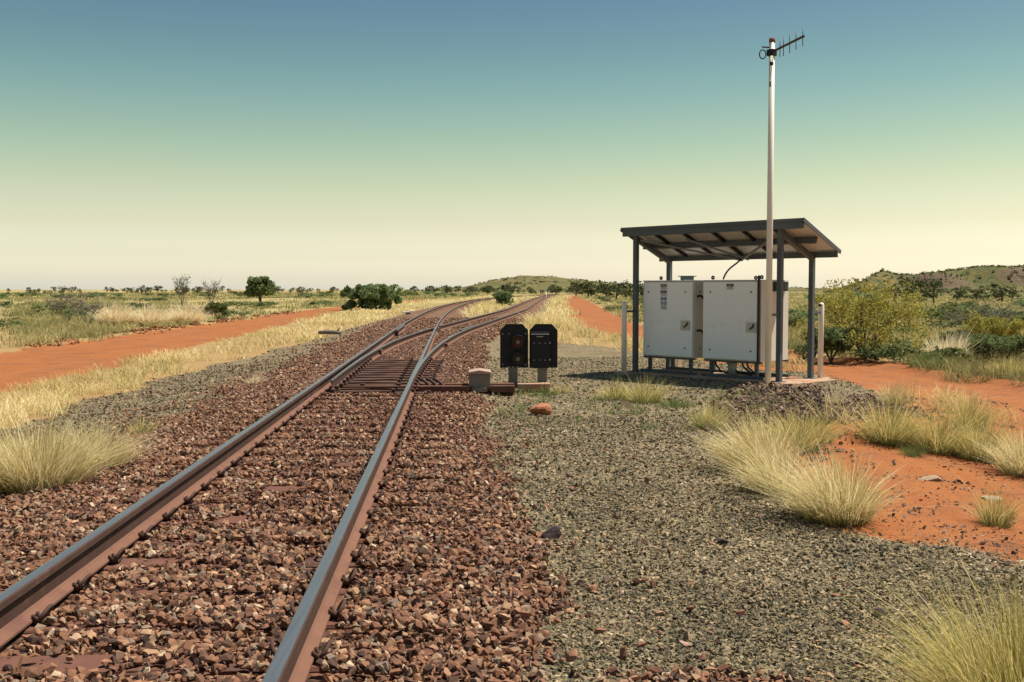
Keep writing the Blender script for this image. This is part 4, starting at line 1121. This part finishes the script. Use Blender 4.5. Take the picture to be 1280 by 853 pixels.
# thicker scrub across the right road
lab_r = ('grey green shrub among the tall grass right of the yellow bush', 'fresh green shrub among the tall grass right of the yellow bush', 'dark green shrub among the tall grass right of the yellow bush')
cnt = 0
while cnt < 46:
    y = random.uniform(25, 95); x = y * random.uniform(.33, .52)
    if masks(np.array([x]), np.array([y]))[3][0] > .05: continue
    k = random.choice((0, 0, 1, 2)); o = link('shrub', protos[k]); q = random.uniform(.45, .95) * (.75 + y / 130)
    o.location = (x, y, hz(x, y)); o.scale = (q * 1.3, q * 1.2, q * random.uniform(.6, .95)); o.rotation_euler = (0, 0, random.uniform(0, 6.28))
    tag(o, lab_r[k], 'shrub', 'shrubs across the right road'); cnt += 1

# far tree line
tp = []
for k in range(5):
    h_ = 1.0; cs = []
    for _ in range(13):
        z_ = random.uniform(.22, .86); q_ = math.sqrt(random.random()) * .42 * math.sqrt(max(.1, 1 - ((z_ - .5) / .5) ** 2)); a_ = random.uniform(0, 6.28)
        cs.append(Vector((q_ * math.cos(a_), q_ * math.sin(a_), z_)))
    V, F, C = leaf_cloud(cs, [random.uniform(.10, .19) for _ in cs], 26, .065, 1.0)
    me = np_mesh('tree', V, F, col=C); me.materials.append(M['leaf_far'])
    tb = MB(); tb.tube([(0, 0, -.1), (.01, 0, .3), (.03, .02, .6)], [.035, .025, .012], 5)
    for q in range(3): a_ = random.uniform(0, 6.28); tb.tube([(.01, 0, .25), (.2 * math.cos(a_), .2 * math.sin(a_), .55)], [.02, .006], 4)
    to = tb.build('trunk', M['bark']); tm = to.data; bpy.data.objects.remove(to); tp.append((me, tm))
def far_tree(x, y, h, w, label, group, zb=None):
    me, tm = random.choice(tp); o = empty('tree', (x, y, hz(x, y) if zb is None else zb), random.uniform(0, 6.28))
    o.scale = (w, w, h); link('crown', me, o); link('trunk', tm, o)
    return tag(o, label, 'tree', group)
for k in range(185):
    px_ = random.uniform(-640, 260); y = random.uniform(380, 800)
    if px_ < -330 and random.random() < .25: continue
    h_ = random.uniform(1.4, 4.2); far_tree(px_ / 1300 * y, y, h_, h_ * random.uniform(.9, 1.6), ('tall' if h_ > 3.6 else 'low' if h_ < 2.4 else 'middling') + ' dark tree on the horizon ' + ('left of the bare saplings' if px_ < -420 else 'between the bare saplings and the lone round tree' if px_ < -318 else 'between the lone round tree and the round hill' if px_ < -100 else 'in front of the round hill'), 'trees along the horizon')
for k in range(46):
    px_ = random.uniform(-110, 330); y = random.uniform(430, 620); h_ = random.uniform(2.2, 4.6)
    far_tree(px_ / 1300 * y, y, h_, h_ * random.uniform(1.1, 2.0), ('tall' if h_ > 3.6 else 'low') + ' dark tree at the ' + ('left foot' if px_ < -20 else 'near foot' if px_ < 110 else 'right foot') + ' of the round hill', 'trees at the foot of the round hill')
for px_, y, h_, w_ in ((95, 250, 5.0, 7), (118, 240, 4.6, 7), (143, 215, 4.6, 6), (165, 200, 3.6, 6), (80, 300, 4.2, 6), (130, 180, 2.6, 5)):
    far_tree(px_ / 1300 * y, y, h_, w_, 'dark bushy tree beside the far end of the right road', 'trees beside the right road')
for px_, y, h_, w_, lab in ((500, 150, 4.6, 5.2, 'dark bushy tree below the rocky hill above the yellow wattle'), (527, 120, 3.0, 3.2, 'dark upright tree right of the bushy tree below the rocky hill'),
                       (556, 160, 2.4, 4.2, 'low wide tree in the middle below the rocky hill'), (580, 165, 2.0, 3.0, 'small tree between the wide trees below the rocky hill'),
                       (612, 150, 3.0, 5.0, 'wide dark tree near the right frame edge below the rocky hill'), (478, 165, 2.4, 4.0, 'small dark tree left of the bushy tree below the rocky hill')):
    far_tree(px_ / 1300 * y, y, h_, w_, lab, 'trees below the rocky hill')

# ------------------------------------------------------------------ hills
t = NT('scrubby_hillside'); geo = t.n('NewGeometry').outputs['Position']; ob = t.n('TexCoord').outputs['Object']
nn = t.noise(ob, .06, 6, .7); n4 = t.noise(ob, .35, 5, .7)
cc = t.mix(t.rng(nn, .4, .62), (.125, .115, .045), (.225, .155, .068))
cc = t.mix(t.rng(n4, .46, .6, 0, .9), cc, (.065, .085, .035))
at = t.n('Attribute', attribute_name='rnd').outputs['Fac']
rk = t.mix(t.noise(ob, .7, 5, .75), (.06, .045, .032), (.21, .155, .10))
cc = t.mix(t.rng(t.math('ADD', at, t.math('MULTIPLY', t.math('SUBTRACT', n4, .5), .7)), .42, .6), cc, rk)
t.bsdf(cc, .95, 0, t.bump(t.noise(ob, .8, 5, .7), .7, 1.0), .1)
M['hill'] = t.m
def hill(name, x0, x1, y0, y1, fn, nx, ny, label, rock_fn=None):
    xs, ys = np.meshgrid(np.linspace(x0, x1, nx), np.linspace(y0, y1, ny)); X, Y = xs.ravel(), ys.ravel(); Z = fn(X, Y)
    i, j = np.meshgrid(np.arange(nx - 1), np.arange(ny - 1)); a_ = (j * nx + i).ravel()
    F = np.stack([a_, a_ + 1, a_ + nx + 1, a_ + nx], 1)
    rk = rock_fn(X, Y, Z) if rock_fn else np.zeros(len(X))
    return tag(link(name, np_mesh(name, np.stack([X, Y, Z], 1), F, rnd=rk, smooth=True), None, M['hill']), label, kind='structure')
def f_mid(X, Y):
    px_ = X / Y * 1300
    prof = np.interp(px_, [-140, -60, -25, 15, 50, 90, 130, 175, 260, 330, 420, 560], [0, 6, 14, 19.5, 18.5, 14, 9.5, 8.0, 7.0, 6.0, 4, 0])
    dep = np.exp(-((Y - 960) / 150.) ** 2)
    return -1.2 + prof * dep * .80 + (fbm(X / 30, Y / 30, 21) - .5) * 3.0 * dep * (prof > .2)
hill('hill', -130, 470, 700, 1250, f_mid, 190, 90, 'low rounded scrubby hill on the horizon beyond the tracks')
def f_right(X, Y):
    px_ = X / Y * 1300
    prof = np.interp(px_, [380, 430, 447, 462, 480, 500, 540, 580, 640, 760, 900], [0, 4.5, 7.5, 9.8, 8.2, 8.0, 9.6, 11.2, 11.4, 11.6, 0])
    d = np.clip((Y - 300) / 120, 0, 1); dep = ss(0, 1, d) * .45 + .55 * ss(.55, .75, d + (vnoise(X / 14, Y / 14, 25) - .5) * .25)
    dep = dep * (1 - ss(430, 640, Y))
    return -1.0 + prof * dep * 1.02 + (fbm(X / 12, Y / 12, 22) - .5) * 1.6 * dep
def rk_right(X, Y, Z):
    d = (Y - 300) / 120
    return np.exp(-((d - .62 - (vnoise(X / 20, Y / 20, 29) - .5) * .3) / .16) ** 2) * (.15 + .75 * vnoise(X / 9, Y / 9, 28))
hill('hill', 90, 330, 280, 660, f_right, 240, 190, 'long flat topped hill with dark rocky ledges on the right', rk_right)
# boulders along the ledge, scrub on the hills
def hill_scatter(fn, n, x0, x1, y0, y1, cond):
    X = rng.uniform(x0, x1, n); Y = rng.uniform(y0, y1, n); Z = fn(X, Y); k = cond(X, Y, Z); return np.stack([X[k], Y[k], Z[k]], 1)
Pb = hill_scatter(f_right, 5000, 100, 300, 340, 420, lambda X, Y, Z: (Z > 2.2) & (rk_right(X, Y, Z) > .55) & (np.abs(X / Y) < .53))
sz = .5 + 1.6 * rng.random(len(Pb)) ** 2
bo = stone_batch('boulders', Pb, sz, M['rubble'], HULLS, None); tag(bo, 'dark broken boulders along the ledge of the right hill', 'boulders')
def scrub(name, P3, rad_, per, size, mat, label):
    V, F, C = leaf_cloud(P3 + np.array([0, 0, .3]), rad_, per, size, .7)
    tag(link(name, np_mesh(name, V, F, col=C), None, M[mat]), label, 'scrub', kind='stuff')
Ps = hill_scatter(f_right, 2600, 90, 320, 300, 450, lambda X, Y, Z: (Z > .2) & (np.abs(X / Y) < .53))
scrub('scrub', Ps, rng.uniform(.35, 1.0, len(Ps)), 16, .35, 'leaf_shrub', 'low scrub over the slopes of the right hill')
Ps = hill_scatter(f_mid, 2600, -120, 430, 760, 1000, lambda X, Y, Z: (Z > .5) & (vnoise(X / 25, Y / 25, 51) > .60) & (vnoise(X / 7, Y / 7, 52) > .35))
scrub('scrub', Ps, rng.uniform(.6, 1.7, len(Ps)), 14, .7, 'leaf_far', 'dark scrub dotted over the round hill')

# ------------------------------------------------------------------ small things
lg = MB(); lg.tube([(-.42, 0, .07), (-.1, .02, .10), (.2, 0, .09), (.45, -.02, .06)], [.06, .085, .08, .05], 9); lg.tube([(.25, 0, .1), (.42, -.02, .28)], [.035, .012], 6)
lo_ = lg.build('log', M['wood_grey'], None, (-6.85, 39.0, hz(-6.85, 39.0) + .12)); tag(lo_, 'grey log lying in the straw grass left of the track', 'log')
mk_ = tag(empty('marker_block', (-7.0, 70.0, hz(-7.0, 70) + .02), .3), 'small white painted marker at the ballast edge by the curve', 'marker')
MB().box((0, 0, .16), (.75, .22, .10), Matrix.Rotation(-.12, 3, 'Y'), .02).build('slab', M['pink_white'], mk_); MB().box((0, 0, .06), (.3, .14, .16), None, .02).build('base', M['wood_grey'], mk_)
wp = tag(empty('marker_post', (4.2, 128, hz(4.2, 128))), 'thin white marker post in the grass between siding and right road', 'post')
MB().tube([(0, 0, -.1), (0, 0, 1.45)], .045, 8).build('pipe', M['white_paint'], wp); MB().box((0, 0, 1.47), (.11, .11, .05), None, .01).build('cap', M['white_paint'], wp)
fs = tag(empty('signal_post', (-2.7, 300, hz(-2.7, 300))), 'distant dark trackside signal above the small round bush', 'signal')
MB().tube([(0, 0, -.1), (0, 0, 2.6)], .09, 8).build('post', M['steel_dark'], fs); MB().box((0, -.1, 2.6), (.6, .25, 1.3), None, .05).build('head', M['black'], fs)
for x, y, l_, lab in ((-12.6, 23.6, .16, 'dark clod on the left red road further from the camera'), (-12.75, 22.6, .10, 'small dark clod on the left red road nearer the camera')):
    rock('clod', x, y, l_ * 1.6, l_, l_, M['dark_rock'], int(y), lab)
for k, (x, y) in enumerate(((3.05, 6.35), (3.28, 6.2), (3.42, 6.3), (3.5, 6.12), (2.8, 6.75), (2.25, 5.6), (1.42, 6.9), (1.95, 5.4), (2.0, 5.9))):
    s = .06 + .012 * (k % 4); o = link('dark_stone', HM[k % 12].copy(), gravel_o); o.data.materials[0] = M['dark_rock']
    o.location = (x, y, hz(x, y) + s * .2); o.scale = (s * 1.4, s, s * .8); o.rotation_euler = (0, .2, k)
